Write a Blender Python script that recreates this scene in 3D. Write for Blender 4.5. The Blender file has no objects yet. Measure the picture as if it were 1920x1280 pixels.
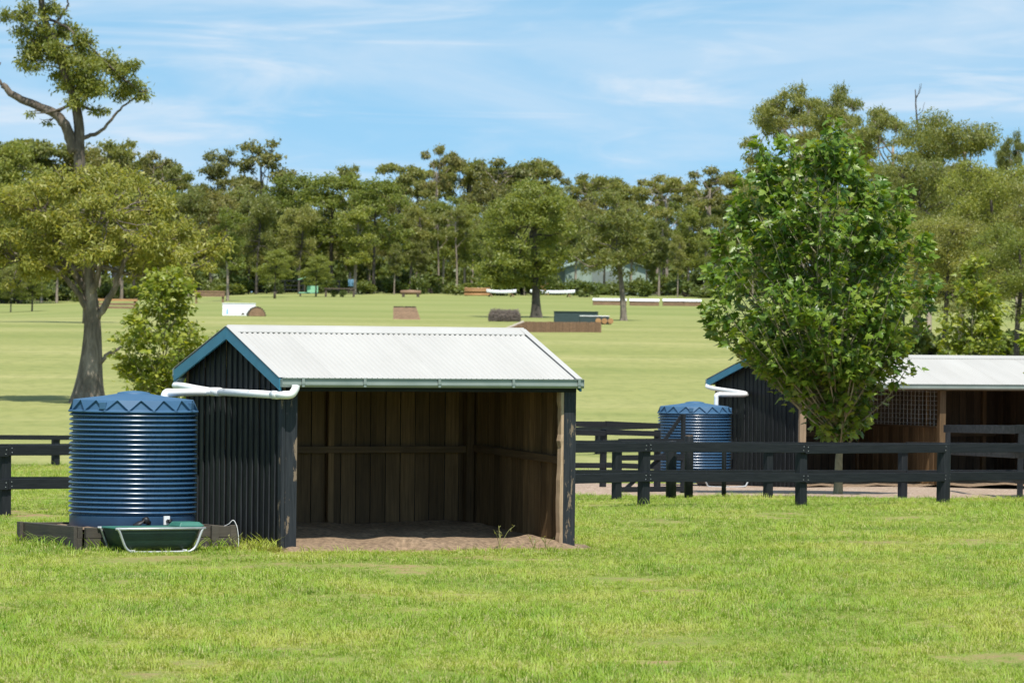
import bpy, bmesh, math, random
import numpy as np
from mathutils import Matrix, Vector

S = bpy.context.scene
COL = S.collection
R = math.radians

# ------------------------------------------------------------------ camera
CAM_Z = 2.76            # metres above the ground at the near shed
F = 10000.0             # focal length in pixels of a 1920 px wide picture
ROLL = 0.0105
PITCH = 0.0020          # downwards
cd = bpy.data.cameras.new('camera')
cam = bpy.data.objects.new('camera', cd)
COL.objects.link(cam)
cd.sensor_width = 36.0
cd.lens = 36.0 * F / 1920.0
cd.clip_start = 1.0
cd.clip_end = 6000.0
fw = Vector((0, math.cos(PITCH), -math.sin(PITCH)))
rt0 = Vector((1, 0, 0))
up0 = rt0.cross(fw)
rt = rt0 * math.cos(ROLL) + up0 * math.sin(ROLL)
upv = up0 * math.cos(ROLL) - rt0 * math.sin(ROLL)
m = Matrix((rt, upv, -fw)).transposed().to_4x4()
m.translation = (0, 0, CAM_Z)
cam.matrix_world = m
cd.dof.use_dof = True
cd.dof.focus_distance = 68.0
cd.dof.aperture_fstop = 8.0
S.camera = cam

# ------------------------------------------------------------------ light
SUN_AZ, SUN_EL = R(12), R(62)      # to the right of straight behind the camera
sdir = Vector((math.sin(SUN_AZ) * math.cos(SUN_EL), -math.cos(SUN_AZ) * math.cos(SUN_EL), math.sin(SUN_EL)))
W = bpy.data.worlds.new('World')
S.world = W
W.use_nodes = True
nt = W.node_tree
nt.nodes.clear()
def wn(t, **k):
    n = nt.nodes.new(t)
    for a, b in k.items():
        setattr(n, a, b)
    return n
tc = wn('ShaderNodeTexCoord')
sep = wn('ShaderNodeSeparateXYZ')
nt.links.new(tc.outputs['Generated'], sep.inputs[0])
mx = wn('ShaderNodeMath', operation='MAXIMUM'); mx.inputs[1].default_value = 0.0
nt.links.new(sep.outputs[2], mx.inputs[0])
ad = wn('ShaderNodeMath', operation='ADD'); ad.inputs[1].default_value = 0.24
nt.links.new(mx.outputs[0], ad.inputs[0])
cmb = wn('ShaderNodeCombineXYZ')
nt.links.new(sep.outputs[0], cmb.inputs[0]); nt.links.new(sep.outputs[1], cmb.inputs[1]); nt.links.new(ad.outputs[0], cmb.inputs[2])
nrm = wn('ShaderNodeVectorMath', operation='NORMALIZE')
nt.links.new(cmb.outputs[0], nrm.inputs[0])
sky = wn('ShaderNodeTexSky', sky_type='NISHITA', sun_disc=False)
sky.sun_elevation = SUN_EL
sky.sun_rotation = math.pi - SUN_AZ
sky.dust_density = 0.3
sky.air_density = 1.0
sky.ozone_density = 0.25
nt.links.new(nrm.outputs[0], sky.inputs[0])
def cloud(scale, seed, lo, hi, detail=6.0, dist=0.6):
    mp = wn('ShaderNodeMapping')
    mp.inputs['Scale'].default_value = scale
    mp.inputs['Location'].default_value = (seed, seed * 0.7, seed * 1.3)
    nt.links.new(tc.outputs['Generated'], mp.inputs[0])
    nz = wn('ShaderNodeTexNoise')
    nz.inputs['Scale'].default_value = 1.0
    nz.inputs['Detail'].default_value = detail
    nz.inputs['Roughness'].default_value = 0.55
    nz.inputs['Distortion'].default_value = dist
    nt.links.new(mp.outputs[0], nz.inputs[0])
    mr = wn('ShaderNodeMapRange', interpolation_type='SMOOTHSTEP')
    mr.inputs['From Min'].default_value = lo
    mr.inputs['From Max'].default_value = hi
    nt.links.new(nz.outputs[0], mr.inputs[0])
    return mr.outputs[0]
c1 = cloud((8, 8, 40), 3.1, 0.40, 0.72, 6, .6)
c2 = cloud((14, 14, 105), 8.6, 0.47, 0.76, 8, 1.3)
c2m = wn('ShaderNodeMath', operation='MULTIPLY'); c2m.inputs[1].default_value = 0.75
nt.links.new(c2, c2m.inputs[0])
c1m = wn('ShaderNodeMath', operation='MULTIPLY'); c1m.inputs[1].default_value = 0.70
nt.links.new(c1, c1m.inputs[0])
cm = wn('ShaderNodeMath', operation='ADD', use_clamp=True)
nt.links.new(c1m.outputs[0], cm.inputs[0]); nt.links.new(c2m.outputs[0], cm.inputs[1])
mixc = wn('ShaderNodeMix', data_type='RGBA')
nt.links.new(cm.outputs[0], mixc.inputs[0])
tint = wn('ShaderNodeMix', data_type='RGBA', blend_type='MULTIPLY'); tint.inputs[0].default_value = 1.0
tint.inputs[7].default_value = (.86, 1.07, 1.0, 1)
nt.links.new(sky.outputs[0], tint.inputs[6]); nt.links.new(tint.outputs[2], mixc.inputs[6])
mixc.inputs[7].default_value = (3.6, 4.3, 5.0, 1)
bg = wn('ShaderNodeBackground'); bg.inputs['Strength'].default_value = 0.13
wo = wn('ShaderNodeOutputWorld')
nt.links.new(mixc.outputs[2], bg.inputs[0]); nt.links.new(bg.outputs[0], wo.inputs[0])

ld = bpy.data.lights.new('sun', 'SUN')
ld.energy = 4.2
ld.angle = R(0.53)
ld.color = (1.0, 0.95, 0.86)
sun = bpy.data.objects.new('sun', ld)
COL.objects.link(sun)
sun.rotation_euler = sdir.to_track_quat('Z', 'Y').to_euler()
sun.location = (20, -20, 60)

S.view_settings.view_transform = 'Standard'
S.view_settings.look = 'None'
S.view_settings.exposure = 0.55
S.view_settings.gamma = 1.0
S.view_settings.use_curve_mapping = False
S.render.engine = 'CYCLES'
S.cycles.max_bounces = 8
S.cycles.transparent_max_bounces = 8

# ------------------------------------------------------------------ terrain function
_pd = [-400, 0, 30, 60, 70, 80, 92, 105, 117, 132, 150, 166, 182, 200, 250, 300, 380, 400, 450, 500, 560, 700, 900, 1500, 4000]
_pz = [-1, -.04, -.04, -.05, -.05, -.06, -.15, -.35, -.59, -.95, -1.2, -1.05, -.68, -.11, 1.2, 2.4, 3.5, 3.75, 4.7, 5.7, 6.7, 8.0, 9.5, 13, 20]
_g = np.arange(-400, 4001, 1.0)
_gz = np.interp(_g, _pd, _pz)
_k = np.exp(-0.5 * (np.arange(-18, 19) / 6.0) ** 2); _k /= _k.sum()
_gs = np.convolve(np.pad(_gz, 18, mode='edge'), _k, mode='valid')
def gz(x, d):
    x = np.asarray(x, float); d = np.asarray(d, float)
    z = np.interp(d, _g, _gs)
    t = np.clip((-20 - x) / 30.0, 0, 1) * np.clip((d - 300) / 150.0, 0, 1)
    z = z - 1.3 * t * t * (3 - 2 * t)
    z = z + 0.02 * np.sin(x * 0.9 + d * 0.35) * np.sin(d * 0.6 - x * 0.3) * np.clip((d - 20) / 30, 0, 1)
    return z
def GZ(x, d):
    return float(gz(x, d))
def P(px, py, D):
    dx, dy = px - 960.0, py - 640.0
    a = dx * math.cos(ROLL) + dy * math.sin(ROLL)
    b = -dx * math.sin(ROLL) + dy * math.cos(ROLL)
    return Vector((a / F * D, D, CAM_Z - (b / F + PITCH) * D))
def GP(px, D, py=None):
    """ground point in pixel column px at distance D"""
    if py is None:
        py = 640
        for _ in range(4):
            x = ((px - 960) + (py - 640) * ROLL) / F * D
            py = 620 + ROLL * (px - 960) + (CAM_Z - GZ(x, D)) / D * F
    x = ((px - 960) + (py - 640) * ROLL) / F * D
    return Vector((x, D, GZ(x, D)))

# ------------------------------------------------------------------ material helpers
def newmat(name):
    mt = bpy.data.materials.new(name)
    mt.use_nodes = True
    mt.node_tree.nodes.clear()
    return mt, mt.node_tree
def nd(t, kind, ins=None, **k):
    n = t.nodes.new(kind)
    for a, b in k.items():
        setattr(n, a, b)
    if ins:
        for a, b in ins.items():
            n.inputs[a].default_value = b
    return n
def rgba(c):
    return (c[0], c[1], c[2], 1.0)
def coords(t, scale, world=False, rnd=True):
    mp = nd(t, 'ShaderNodeMapping')
    mp.inputs['Scale'].default_value = scale
    if world:
        g = nd(t, 'ShaderNodeNewGeometry')
        t.links.new(g.outputs['Position'], mp.inputs[0])
    else:
        c = nd(t, 'ShaderNodeTexCoord')
        oi = nd(t, 'ShaderNodeObjectInfo')
        ml = nd(t, 'ShaderNodeMath', {1: 37.0}, operation='MULTIPLY')
        t.links.new(oi.outputs['Random'], ml.inputs[0])
        va = nd(t, 'ShaderNodeVectorMath', operation='ADD')
        t.links.new(c.outputs['Object'], va.inputs[0])
        t.links.new(ml.outputs[0], va.inputs[1])
        t.links.new(va.outputs[0], mp.inputs[0])
    return mp.outputs[0]
def noise(t, vec, scale, detail=4, rough=0.6, dist=0.0):
    n = nd(t, 'ShaderNodeTexNoise', {'Scale': scale, 'Detail': detail, 'Roughness': rough, 'Distortion': dist})
    t.links.new(vec, n.inputs['Vector'])
    return n.outputs[0]
def ramp(t, fac, stops):
    r = nd(t, 'ShaderNodeValToRGB')
    e = r.color_ramp.elements
    while len(e) < len(stops):
        e.new(0.5)
    for i, (p, c) in enumerate(stops):
        e[i].position = p
        e[i].color = rgba(c)
    t.links.new(fac, r.inputs[0])
    return r.outputs[0]
def rng(t, fac, a, b, lo=0.0, hi=1.0):
    r = nd(t, 'ShaderNodeMapRange', {'From Min': a, 'From Max': b, 'To Min': lo, 'To Max': hi})
    t.links.new(fac, r.inputs[0])
    return r.outputs[0]
def mixcol(t, fac, a, b, mode='MIX'):
    n = nd(t, 'ShaderNodeMix', data_type='RGBA', blend_type=mode)
    if isinstance(fac, (int, float)):
        n.inputs[0].default_value = fac
    else:
        t.links.new(fac, n.inputs[0])
    for i, v in ((6, a), (7, b)):
        if isinstance(v, (tuple, list)):
            n.inputs[i].default_value = rgba(v)
        else:
            t.links.new(v, n.inputs[i])
    return n.outputs[2]
def finish(t, col, rough=0.6, metal=0.0, bumpfac=None, bump=0.2, bdist=0.01, spec=0.5):
    p = nd(t, 'ShaderNodeBsdfPrincipled')
    if isinstance(col, (tuple, list)):
        p.inputs['Base Color'].default_value = rgba(col)
    else:
        t.links.new(col, p.inputs['Base Color'])
    if isinstance(rough, (int, float)):
        p.inputs['Roughness'].default_value = rough
    else:
        t.links.new(rough, p.inputs['Roughness'])
    p.inputs['Metallic'].default_value = metal
    p.inputs['Specular IOR Level'].default_value = spec
    if bumpfac is not None:
        b = nd(t, 'ShaderNodeBump', {'Strength': bump, 'Distance': bdist})
        t.links.new(bumpfac, b.inputs['Height'])
        t.links.new(b.outputs[0], p.inputs['Normal'])
    o = nd(t, 'ShaderNodeOutputMaterial')
    t.links.new(p.outputs[0], o.inputs[0])
    return p
def objrand(t, col, amt):
    """vary brightness from object to object"""
    oi = nd(t, 'ShaderNodeObjectInfo')
    v = rng(t, oi.outputs['Random'], 0, 1, 1 - amt, 1 + amt)
    h = nd(t, 'ShaderNodeHueSaturation')
    t.links.new(v, h.inputs['Value'])
    t.links.new(col, h.inputs['Color'])
    return h.outputs[0]
def simple(name, a, b, scale=(4, 4, 4), rough=0.6, metal=0.0, bump=0.1, var=0.0, detail=5, spec=0.5, bdist=0.01, lo=.3, hi=.7):
    mt, t = newmat(name)
    v = coords(t, scale)
    n = noise(t, v, 1.0, detail)
    c = ramp(t, n, [(lo, a), (hi, b)])
    if var:
        c = objrand(t, c, var)
    finish(t, c, rough, metal, n, bump, bdist, spec)
    return mt

M = {}
# timber with long grain along local z
def timber(name, a, b, along='z', rough=0.75, var=0.2, stain=None, bump=0.35):
    mt, t = newmat(name)
    sc = {'z': (38, 38, 1.6), 'x': (1.6, 38, 38), 'y': (38, 1.6, 38)}[along]
    v = coords(t, sc)
    n = noise(t, v, 1.0, 6, 0.65, 0.4)
    c = ramp(t, n, [(0.28, a), (0.72, b)])
    v2 = coords(t, (2.2, 2.2, 0.9))
    n2 = noise(t, v2, 1.0, 5)
    c = mixcol(t, rng(t, n2, 0.35, 0.75, 0.0, 0.6), c, stain or tuple(x * 0.45 for x in a))
    c = objrand(t, c, var)
    finish(t, c, rough, 0, n, bump, 0.006, 0.3)
    return mt
M['raw'] = timber('weathered_timber', (.088, .053, .025), (.235, .145, .070), var=.38, stain=(.045, .030, .019))
M['raw_dark'] = timber('shaded_weathered_timber', (.036, .025, .016), (.095, .062, .036), var=.3, stain=(.02, .015, .01))  # darker copy of the weathered timber: far shelter's interior shade put into colour
M['raw_x'] = timber('weathered_rail_timber', (.070, .044, .024), (.15, .097, .053), 'x', stain=(.04, .03, .022))
M['raw_y'] = timber('weathered_side_rail_timber', (.070, .044, .024), (.15, .097, .053), 'y', stain=(.04, .03, .022))
M['chewed'] = timber('chewed_raw_timber', (.28, .19, .115), (.50, .37, .25), rough=0.9, stain=(.12, .08, .05))
M['sleeper'] = timber('dark_sleeper_timber', (.035, .032, .028), (.085, .075, .062), 'x', stain=(.11, .09, .065))
# black paint over timber, worn through in places
def blackpaint(name, worn=0.0, along='z', lum=1.0):
    mt, t = newmat(name)
    sc = {'z': (45, 45, 2.5), 'x': (2.5, 45, 45), 'y': (45, 2.5, 45)}[along]
    v = coords(t, sc)
    n = noise(t, v, 1.0, 6, 0.65)
    c = ramp(t, n, [(0.3, (.0075 * lum, .009 * lum, .011 * lum)), (0.75, (.021 * lum, .023 * lum, .026 * lum))])
    v2 = coords(t, {'z': (9, 9, 2.2), 'x': (2.2, 9, 9), 'y': (9, 2.2, 9)}[along])
    n2 = noise(t, v2, 1.0, 8, 0.7)
    c = mixcol(t, rng(t, n2, 0.70 - worn, 0.73 - worn), c, (.20, .15, .105))
    finish(t, c, rng(t, n2, .3, .7, .45, .7), 0, n, 0.25, 0.004, 0.18)
    return mt
M['black'] = blackpaint('black_painted_timber', -0.02, 'z', .55)
M['black_worn'] = blackpaint('worn_black_painted_timber', 0.135, 'z', 2.0)
M['black_edge'] = blackpaint('highlight_board_edge_paint', .05, 'z', 2.4)  # edge faces painted lighter, standing in for sun highlights on glossy board edges
M['black_x'] = blackpaint('black_rail_paint', -0.03, 'x', 1.15)
M['black_post'] = blackpaint('black_post_paint', -0.03, 'z', 1.3)
# shed boards: painted outside, bare inside (two slots)
M['roof'] = None
def roofmat():
    mt, t = newmat('off_white_roof_sheeting')
    v = coords(t, (1.2, 0.35, 1.2))
    n = noise(t, v, 1.0, 6, 0.6)
    c = ramp(t, n, [(0.3, (.38, .37, .352)), (0.7, (.435, .425, .407))])
    v2 = coords(t, (26, 26, 26))
    n2 = noise(t, v2, 1.0, 3)
    c = mixcol(t, rng(t, n2, .70, .80, 0, .35), c, (.33, .32, .29))
    c = objrand(t, c, 0.025)
    finish(t, c, 0.5, 0, None, spec=0.25)
    return mt
M['roof'] = roofmat()
M['teal'] = simple('blue_barge_paint', (.024, .150, .250), (.034, .190, .31), (5, 5, 5), 0.38, bump=.05)
M['gutter'] = simple('grey_gutter_metal', (.20, .24, .22), (.26, .30, .28), (3, 3, 3), 0.35, .15, .03)
M['pvc'] = simple('white_pipe_plastic', (.74, .75, .76), (.80, .80, .80), (6, 6, 6), 0.4, bump=.02)
def tankmat():
    mt, t = newmat('blue_tank_plastic')
    v = coords(t, (1.5, 1.5, 3.0))
    n = noise(t, v, 1.0, 6, .6)
    c = ramp(t, n, [(0.3, (.024, .066, .130)), (0.75, (.034, .088, .168))])
    v2 = coords(t, (14, 14, 5))
    n2 = noise(t, v2, 1.0, 8, .7)
    c = mixcol(t, rng(t, n2, .66, .78, 0, .5), c, (.14, .14, .135))
    finish(t, c, rng(t, n2, .3, .8, .20, .42), 0, None, spec=.7)
    return mt
M['tank'] = tankmat()
M['tank_lid'] = simple('blue_tank_lid_plastic', (.038, .098, .185), (.048, .120, .215), (3, 3, 3), 0.55, bump=.02, spec=.3)
M['tank_dark'] = simple('blue_tank_base', (.016, .048, .10), (.024, .068, .14), (4, 4, 4), 0.42, bump=.03, lo=.35, hi=.8)
M['galv'] = simple('galvanised_steel', (.42, .43, .43), (.56, .57, .57), (20, 20, 20), 0.48, .55, .05)
M['trough'] = simple('dark_green_trough_plastic', (.010, .030, .022), (.016, .044, .033), (4, 4, 4), 0.45, bump=.05)
M['troughlid'] = simple('green_trough_rim_plastic', (.03, .13, .10), (.04, .17, .13), (4, 4, 4), 0.45, bump=.05)
M['water'] = simple('trough_water', (.01, .015, .012), (.015, .02, .016), (4, 4, 4), 0.06, bump=.02)
M['dark'] = simple('black_rubber', (.010, .010, .010), (.016, .016, .017), (6, 6, 6), .5)
M['sand'] = simple('trampled_sand', (.105, .070, .043), (.31, .215, .135), (16, 16, 16), .95, bump=.9, bdist=.03, detail=8)
M['wire'] = simple('galvanised_wire', (.40, .40, .39), (.5, .5, .5), (8, 8, 8), .5, .4)
def gravelmat():
    mt, t = newmat('pinkish_gravel')
    v = coords(t, (1, 1, 1), True)
    vo = nd(t, 'ShaderNodeTexVoronoi', {'Scale': 22.0})
    t.links.new(v, vo.inputs['Vector'])
    n = noise(t, v, 1.4, 6)
    c = ramp(t, vo.outputs['Color'], [(0.1, (.20, .135, .10)), (.5, (.36, .25, .185)), (.9, (.52, .42, .34))])
    c = mixcol(t, rng(t, n, .4, .75, 0, .6), c, (.23, .19, .12))
    finish(t, c, .95, 0, vo.outputs['Distance'], .7, .03, .2)
    return mt
M['gravel'] = gravelmat()

def leafmat(name, a, b, c, trans=0.35, gloss=0.45, tcol=None, spec=0.4, yellow=None):
    mt, t = newmat(name)
    g = nd(t, 'ShaderNodeNewGeometry')
    rp = g.outputs['Random Per Island']
    col = ramp(t, rp, [(0.0, a), (0.55, b), (1.0, c)])
    if yellow:
        col = mixcol(t, rng(t, rp, .955, .965), col, yellow)
    oi = nd(t, 'ShaderNodeObjectInfo')
    h = nd(t, 'ShaderNodeHueSaturation')
    t.links.new(rng(t, oi.outputs['Random'], 0, 1, .82, 1.15), h.inputs['Value'])
    t.links.new(rng(t, oi.outputs['Random'], 0, 1, .512, .49), h.inputs['Hue'])
    t.links.new(col, h.inputs['Color'])
    col = h.outputs[0]
    p = nd(t, 'ShaderNodeBsdfPrincipled', {'Roughness': gloss, 'Specular IOR Level': spec})
    t.links.new(col, p.inputs['Base Color'])
    tr = nd(t, 'ShaderNodeBsdfTranslucent')
    tcl = mixcol(t, 1.0, col, tcol or (1.5, 1.35, .5), 'MULTIPLY')
    t.links.new(tcl, tr.inputs[0])
    mxs = nd(t, 'ShaderNodeMixShader', {0: trans})
    t.links.new(p.outputs[0], mxs.inputs[1]); t.links.new(tr.outputs[0], mxs.inputs[2])
    o = nd(t, 'ShaderNodeOutputMaterial')
    t.links.new(mxs.outputs[0], o.inputs[0])
    return mt
M['gum_leaf'] = leafmat('gum_foliage', (.150, .175, .046), (.215, .238, .062), (.30, .290, .090), .45)
M['gum_bright'] = leafmat('bright_gum_foliage', (.165, .190, .038), (.255, .280, .056), (.36, .345, .085), .45)
M['gum_dark'] = leafmat('dark_gum_foliage', (.140, .154, .046), (.195, .206, .060), (.28, .256, .084), .45)
M['gum_green'] = leafmat('green_gum_foliage', (.140, .175, .034), (.205, .245, .046), (.28, .295, .068), .45)
M['plane_leaf'] = leafmat('plane_tree_foliage', (.070, .142, .014), (.145, .235, .024), (.310, .375, .075), 0.36, .38, (1.7, 1.45, .3), .5)
M['plane_leaf2'] = leafmat('young_plane_foliage', (.15, .205, .024), (.26, .305, .040), (.44, .44, .08), 0.45, .4, (1.5, 1.35, .4), .4)
M['shrub'] = leafmat('shrub_foliage', (.095, .130, .030), (.130, .170, .040), (.18, .20, .055))
def barkmat(name, a, b, c, sc=(3, 3, .8)):
    mt, t = newmat(name)
    v = coords(t, sc)
    n = noise(t, v, 1.0, 8, .65, .6)
    col = ramp(t, n, [(.28, a), (.5, b), (.72, c)])
    finish(t, col, .85, 0, n, .8, .05, .2)
    return mt
M['bark'] = barkmat('grey_brown_gum_bark', (.055, .045, .038), (.15, .125, .10), (.34, .29, .24))
M['bark_mid'] = barkmat('brown_gum_bark', (.045, .036, .030), (.11, .09, .072), (.26, .22, .18))
M['bark_far'] = barkmat('pale_gum_bark', (.12, .095, .078), (.27, .22, .18), (.48, .40, .33), (1.5, 1.5, .35))
M['bark_dark'] = barkmat('dark_bark', (.035, .030, .027), (.075, .064, .055), (.15, .13, .11), (2, 2, .6))
M['bark_plane'] = barkmat('plane_tree_bark', (.13, .12, .07), (.24, .22, .13), (.36, .33, .22), (5, 5, 2))

# ------------------------------------------------------------------ mesh helpers
class MB:
    def __init__(s):
        s.v, s.f, s.mi = [], [], []
    def face(s, idx, mi=0):
        s.f.append(tuple(idx)); s.mi.append(mi)
    def box(s, x0, x1, y0, y1, z0, z1, mi=0, shear=None):
        b = len(s.v)
        for z in (z0, z1):
            for (x, y) in ((x0, y0), (x1, y0), (x1, y1), (x0, y1)):
                s.v.append((x, y, z))
        for q in ((0, 3, 2, 1), (4, 5, 6, 7), (0, 1, 5, 4), (1, 2, 6, 5), (2, 3, 7, 6), (3, 0, 4, 7)):
            s.face([b + i for i in q], mi)
        return b
    def hexa(s, pts, mi=0):
        b = len(s.v)
        s.v += [tuple(p) for p in pts]
        for q in ((0, 3, 2, 1), (4, 5, 6, 7), (0, 1, 5, 4), (1, 2, 6, 5), (2, 3, 7, 6), (3, 0, 4, 7)):
            s.face([b + i for i in q], mi)
    def bar(s, a, b, w, h, mi=0, upd=(0, 0, 1)):
        a, b = Vector(a), Vector(b)
        d = (b - a).normalized()
        sd = d.cross(Vector(upd))
        if sd.length < 1e-4:
            sd = d.cross(Vector((0, 1, 0)))
        sd.normalize()
        u = sd.cross(d)
        pts = []
        for p, in ((a,), (b,)):
            for (i, j) in ((-1, -1), (1, -1), (1, 1), (-1, 1)):
                pts.append(p + sd * (i * w / 2) + u * (j * h / 2))
        s.hexa(pts, mi)
    def tube(s, pts, radii, n=8, mi=0, caps=True, squash=None):
        pts = [Vector(p) for p in pts]
        b = len(s.v)
        k = len(pts)
        ref = Vector((0.31, 0.95, 0.1))
        for i, p in enumerate(pts):
            d = (pts[min(i + 1, k - 1)] - pts[max(i - 1, 0)]).normalized()
            if abs(d.dot(ref)) > .95:
                r2 = Vector((1, 0, 0))
            else:
                r2 = ref
            sd = d.cross(r2).normalized()
            u = sd.cross(d)
            r = radii[i] if hasattr(radii, '__len__') else radii
            for j in range(n):
                an = 2 * math.pi * j / n
                rr = r if squash is None else r * squash(i, an)
                s.v.append(tuple(p + sd * (math.cos(an) * rr) + u * (math.sin(an) * rr)))
        for i in range(k - 1):
            for j in range(n):
                a0 = b + i * n + j; a1 = b + i * n + (j + 1) % n
                s.face((a0, a0 + n, a1 + n, a1), mi)
        if caps:
            s.face([b + j for j in range(n)], mi)
            s.face([b + (k - 1) * n + j for j in reversed(range(n))], mi)
    def lathe(s, prof, n=48, mi=0, cap=False):
        b = len(s.v)
        for (r, z) in prof:
            for j in range(n):
                an = 2 * math.pi * j / n
                s.v.append((r * math.cos(an), r * math.sin(an), z))
        for i in range(len(prof) - 1):
            for j in range(n):
                a0 = b + i * n + j; a1 = b + i * n + (j + 1) % n
                s.face((a0, a1, a1 + n, a0 + n), mi)
        if cap:
            s.face([b + (len(prof) - 1) * n + j for j in range(n)], mi)
    def extrude(s, poly, axis, a, b, mi=0):
        """poly: list of 2-d points in the plane normal to axis ('x': (y,z), 'y': (x,z), 'z': (x,y))"""
        base = len(s.v); n = len(poly)
        for t in (a, b):
            for (p, q) in poly:
                s.v.append({'x': (t, p, q), 'y': (p, t, q), 'z': (p, q, t)}[axis])
        s.face([base + i for i in range(n)][::-1], mi)
        s.face([base + n + i for i in range(n)], mi)
        for i in range(n):
            j = (i + 1) % n
            s.face((base + i, base + j, base + n + j, base + n + i), mi)
    def mesh(s, name, mats, smooth=False):
        me = bpy.data.meshes.new(name)
        me.from_pydata(s.v, [], s.f)
        if not isinstance(mats, (list, tuple)):
            mats = [mats]
        for x in mats:
            me.materials.append(x)
        if len(mats) > 1:
            me.polygons.foreach_set('material_index', s.mi)
        bm = bmesh.new(); bm.from_mesh(me)
        bmesh.ops.recalc_face_normals(bm, faces=bm.faces)
        bm.to_mesh(me); bm.free()
        if smooth:
            me.polygons.foreach_set('use_smooth', [True] * len(me.polygons))
        me.update()
        return me
    def build(s, name, mats, parent=None, smooth=False, bevel=0.0, loc=None):
        return ob(name, s.mesh(name, mats, smooth), parent, bevel, loc)
def ob(name, me, parent=None, bevel=0.0, loc=None, rot=None, scale=None):
    o = bpy.data.objects.new(name, me)
    COL.objects.link(o)
    if parent is not None:
        o.parent = parent
    if loc is not None:
        o.location = loc
    if rot is not None:
        o.rotation_euler = rot
    if scale is not None:
        o.scale = scale
    if bevel:
        b = o.modifiers.new('bevel', 'BEVEL')
        b.width = bevel; b.segments = 2; b.limit_method = 'ANGLE'; b.angle_limit = R(40)
    return o
def empty(name, loc, rz=0.0):
    o = bpy.data.objects.new(name, None)
    o.empty_display_size = 0.2
    COL.objects.link(o)
    o.location = loc
    o.rotation_euler = (0, 0, rz)
    return o
def tag(o, label=None, cat=None, group=None, kind=None):
    if label: o['label'] = label
    if cat: o['category'] = cat
    if group: o['group'] = group
    if kind: o['kind'] = kind
    return o
def smooth_path(pts, n=6):
    """Catmull-Rom through the points"""
    pts = [Vector(p) for p in pts]
    q = [pts[0] * 2 - pts[1]] + pts + [pts[-1] * 2 - pts[-2]]
    out = []
    for i in range(1, len(q) - 2):
        for k in range(n):
            t = k / n
            p0, p1, p2, p3 = q[i - 1], q[i], q[i + 1], q[i + 2]
            out.append(0.5 * ((2 * p1) + (p2 - p0) * t + (2 * p0 - 5 * p1 + 4 * p2 - p3) * t * t + (3 * p1 - p0 - 3 * p2 + p3) * t ** 3))
    out.append(pts[-1])
    return out

# ------------------------------------------------------------------ ground
rs = np.random.RandomState(5)
TH = R(30)
SO = Vector((-2.83, 67.0, 0.0))       # near shed: front left corner
def shed_uv(x, y):
    dx = x - SO.x; dy = y - SO.y
    return dx * math.cos(TH) + dy * math.sin(TH), -dx * math.sin(TH) + dy * math.cos(TH)
# dirt patches: worn spots and small mounds in the near grass
dirt = []
for (px, d, sx, sd, a) in [(60, 79.5, .35, .9, 1.0), (20, 80.5, .3, .8, .9), (75, 72, .5, .9, .5), (1075, 68.2, .3, .35, .9), (1390, 84, .4, .6, .6),
                           (1480, 82, .35, .6, .7), (1700, 83, .5, .7, .6), (1240, 80, .5, .8, .5), (640, 63.0, 1.2, .6, .5), (300, 64.5, .8, .7, .6),
                           (1260, 45.5, .35, .3, .9), (20, 41, .3, .4, .8), (1830, 72, .6, .5, .6), (1350, 64, .5, .5, .45), (930, 66.0, 1.5, .5, .7), (500, 65.4, .8, .5, .6), (420, 62.5, .5, .4, .6), (760, 62.0, .6, .4, .6), (1180, 60.5, .4, .35, .7), (1560, 57, .4, .4, .6), (860, 56, .3, .3, .6), (250, 58, .5, .4, .5), (1745, 70, .3, .4, .8), (1600, 76, .6, .6, .6)]:
    dirt.append(((px - 960) / F * d, d, sx, sd * 1.1, min(1.0, a * 1.1)))
for i in range(46):
    d = rs.uniform(40, 90)
    dirt.append((rs.uniform(-.11, .11) * d, d, rs.uniform(.15, .6), rs.uniform(.3, .9), rs.uniform(.3, .8)))
def dirtmask(x, d):
    x0, d0 = x, d
    x = x + .16 * np.sin(d * 3.1 + x * 4.0) + .08 * np.sin(x * 11 + d * 2)
    d = d + .30 * np.sin(x * 5.3 + 1) + .14 * np.sin(x * 13 + d)
    mk = np.zeros(np.broadcast(x, d).shape)
    for (cx, cy, sx, sd, a) in dirt:
        mk = np.maximum(mk, a * np.exp(-((x - cx) / sx) ** 2 - ((d - cy) / sd) ** 2))
    u, v = shed_uv(x0, d0)
    mk = np.maximum(mk, np.clip(1.25 - np.maximum(np.maximum(-v - .1, v - 3.2) / .45, np.maximum(-.15 - u, u - 4.1) / .45), 0, 1) * ((u > -.5) & (u < 4.7)))
    return np.clip(mk, 0, 1)
def axis(segs):
    out = []
    for a, b, st in segs:
        out += list(np.arange(a, b, st))
    return np.array(out + [segs[-1][1]])
gx = axis([(-3000, -300, 300), (-300, -60, 24), (-60, -16, 4), (-16, 16, .25), (16, 60, 4), (60, 300, 24), (300, 3000, 300)])
gd = axis([(-300, 0, 60), (0, 36, 6), (36, 100, .3), (100, 220, 1.5), (220, 600, 8), (600, 1000, 40), (1000, 4000, 300)])
GX, GD = np.meshgrid(gx, gd)
GZZ = gz(GX, GD)
dm = dirtmask(GX, GD)
su_, sv_ = shed_uv(GX, GD)
GZZ = GZZ + 0.035 * dm * (GD < 90) * (np.hypot(su_ - 2, sv_ - 1) > 3.6)
verts = np.stack([GX, GD, GZZ], -1).reshape(-1, 3)
nx, ny = len(gx), len(gd)
ii = np.arange((ny - 1) * nx).reshape(ny - 1, nx)[:, :-1].ravel()
faces = np.stack([ii, ii + 1, ii + nx + 1, ii + nx], 1)
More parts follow.
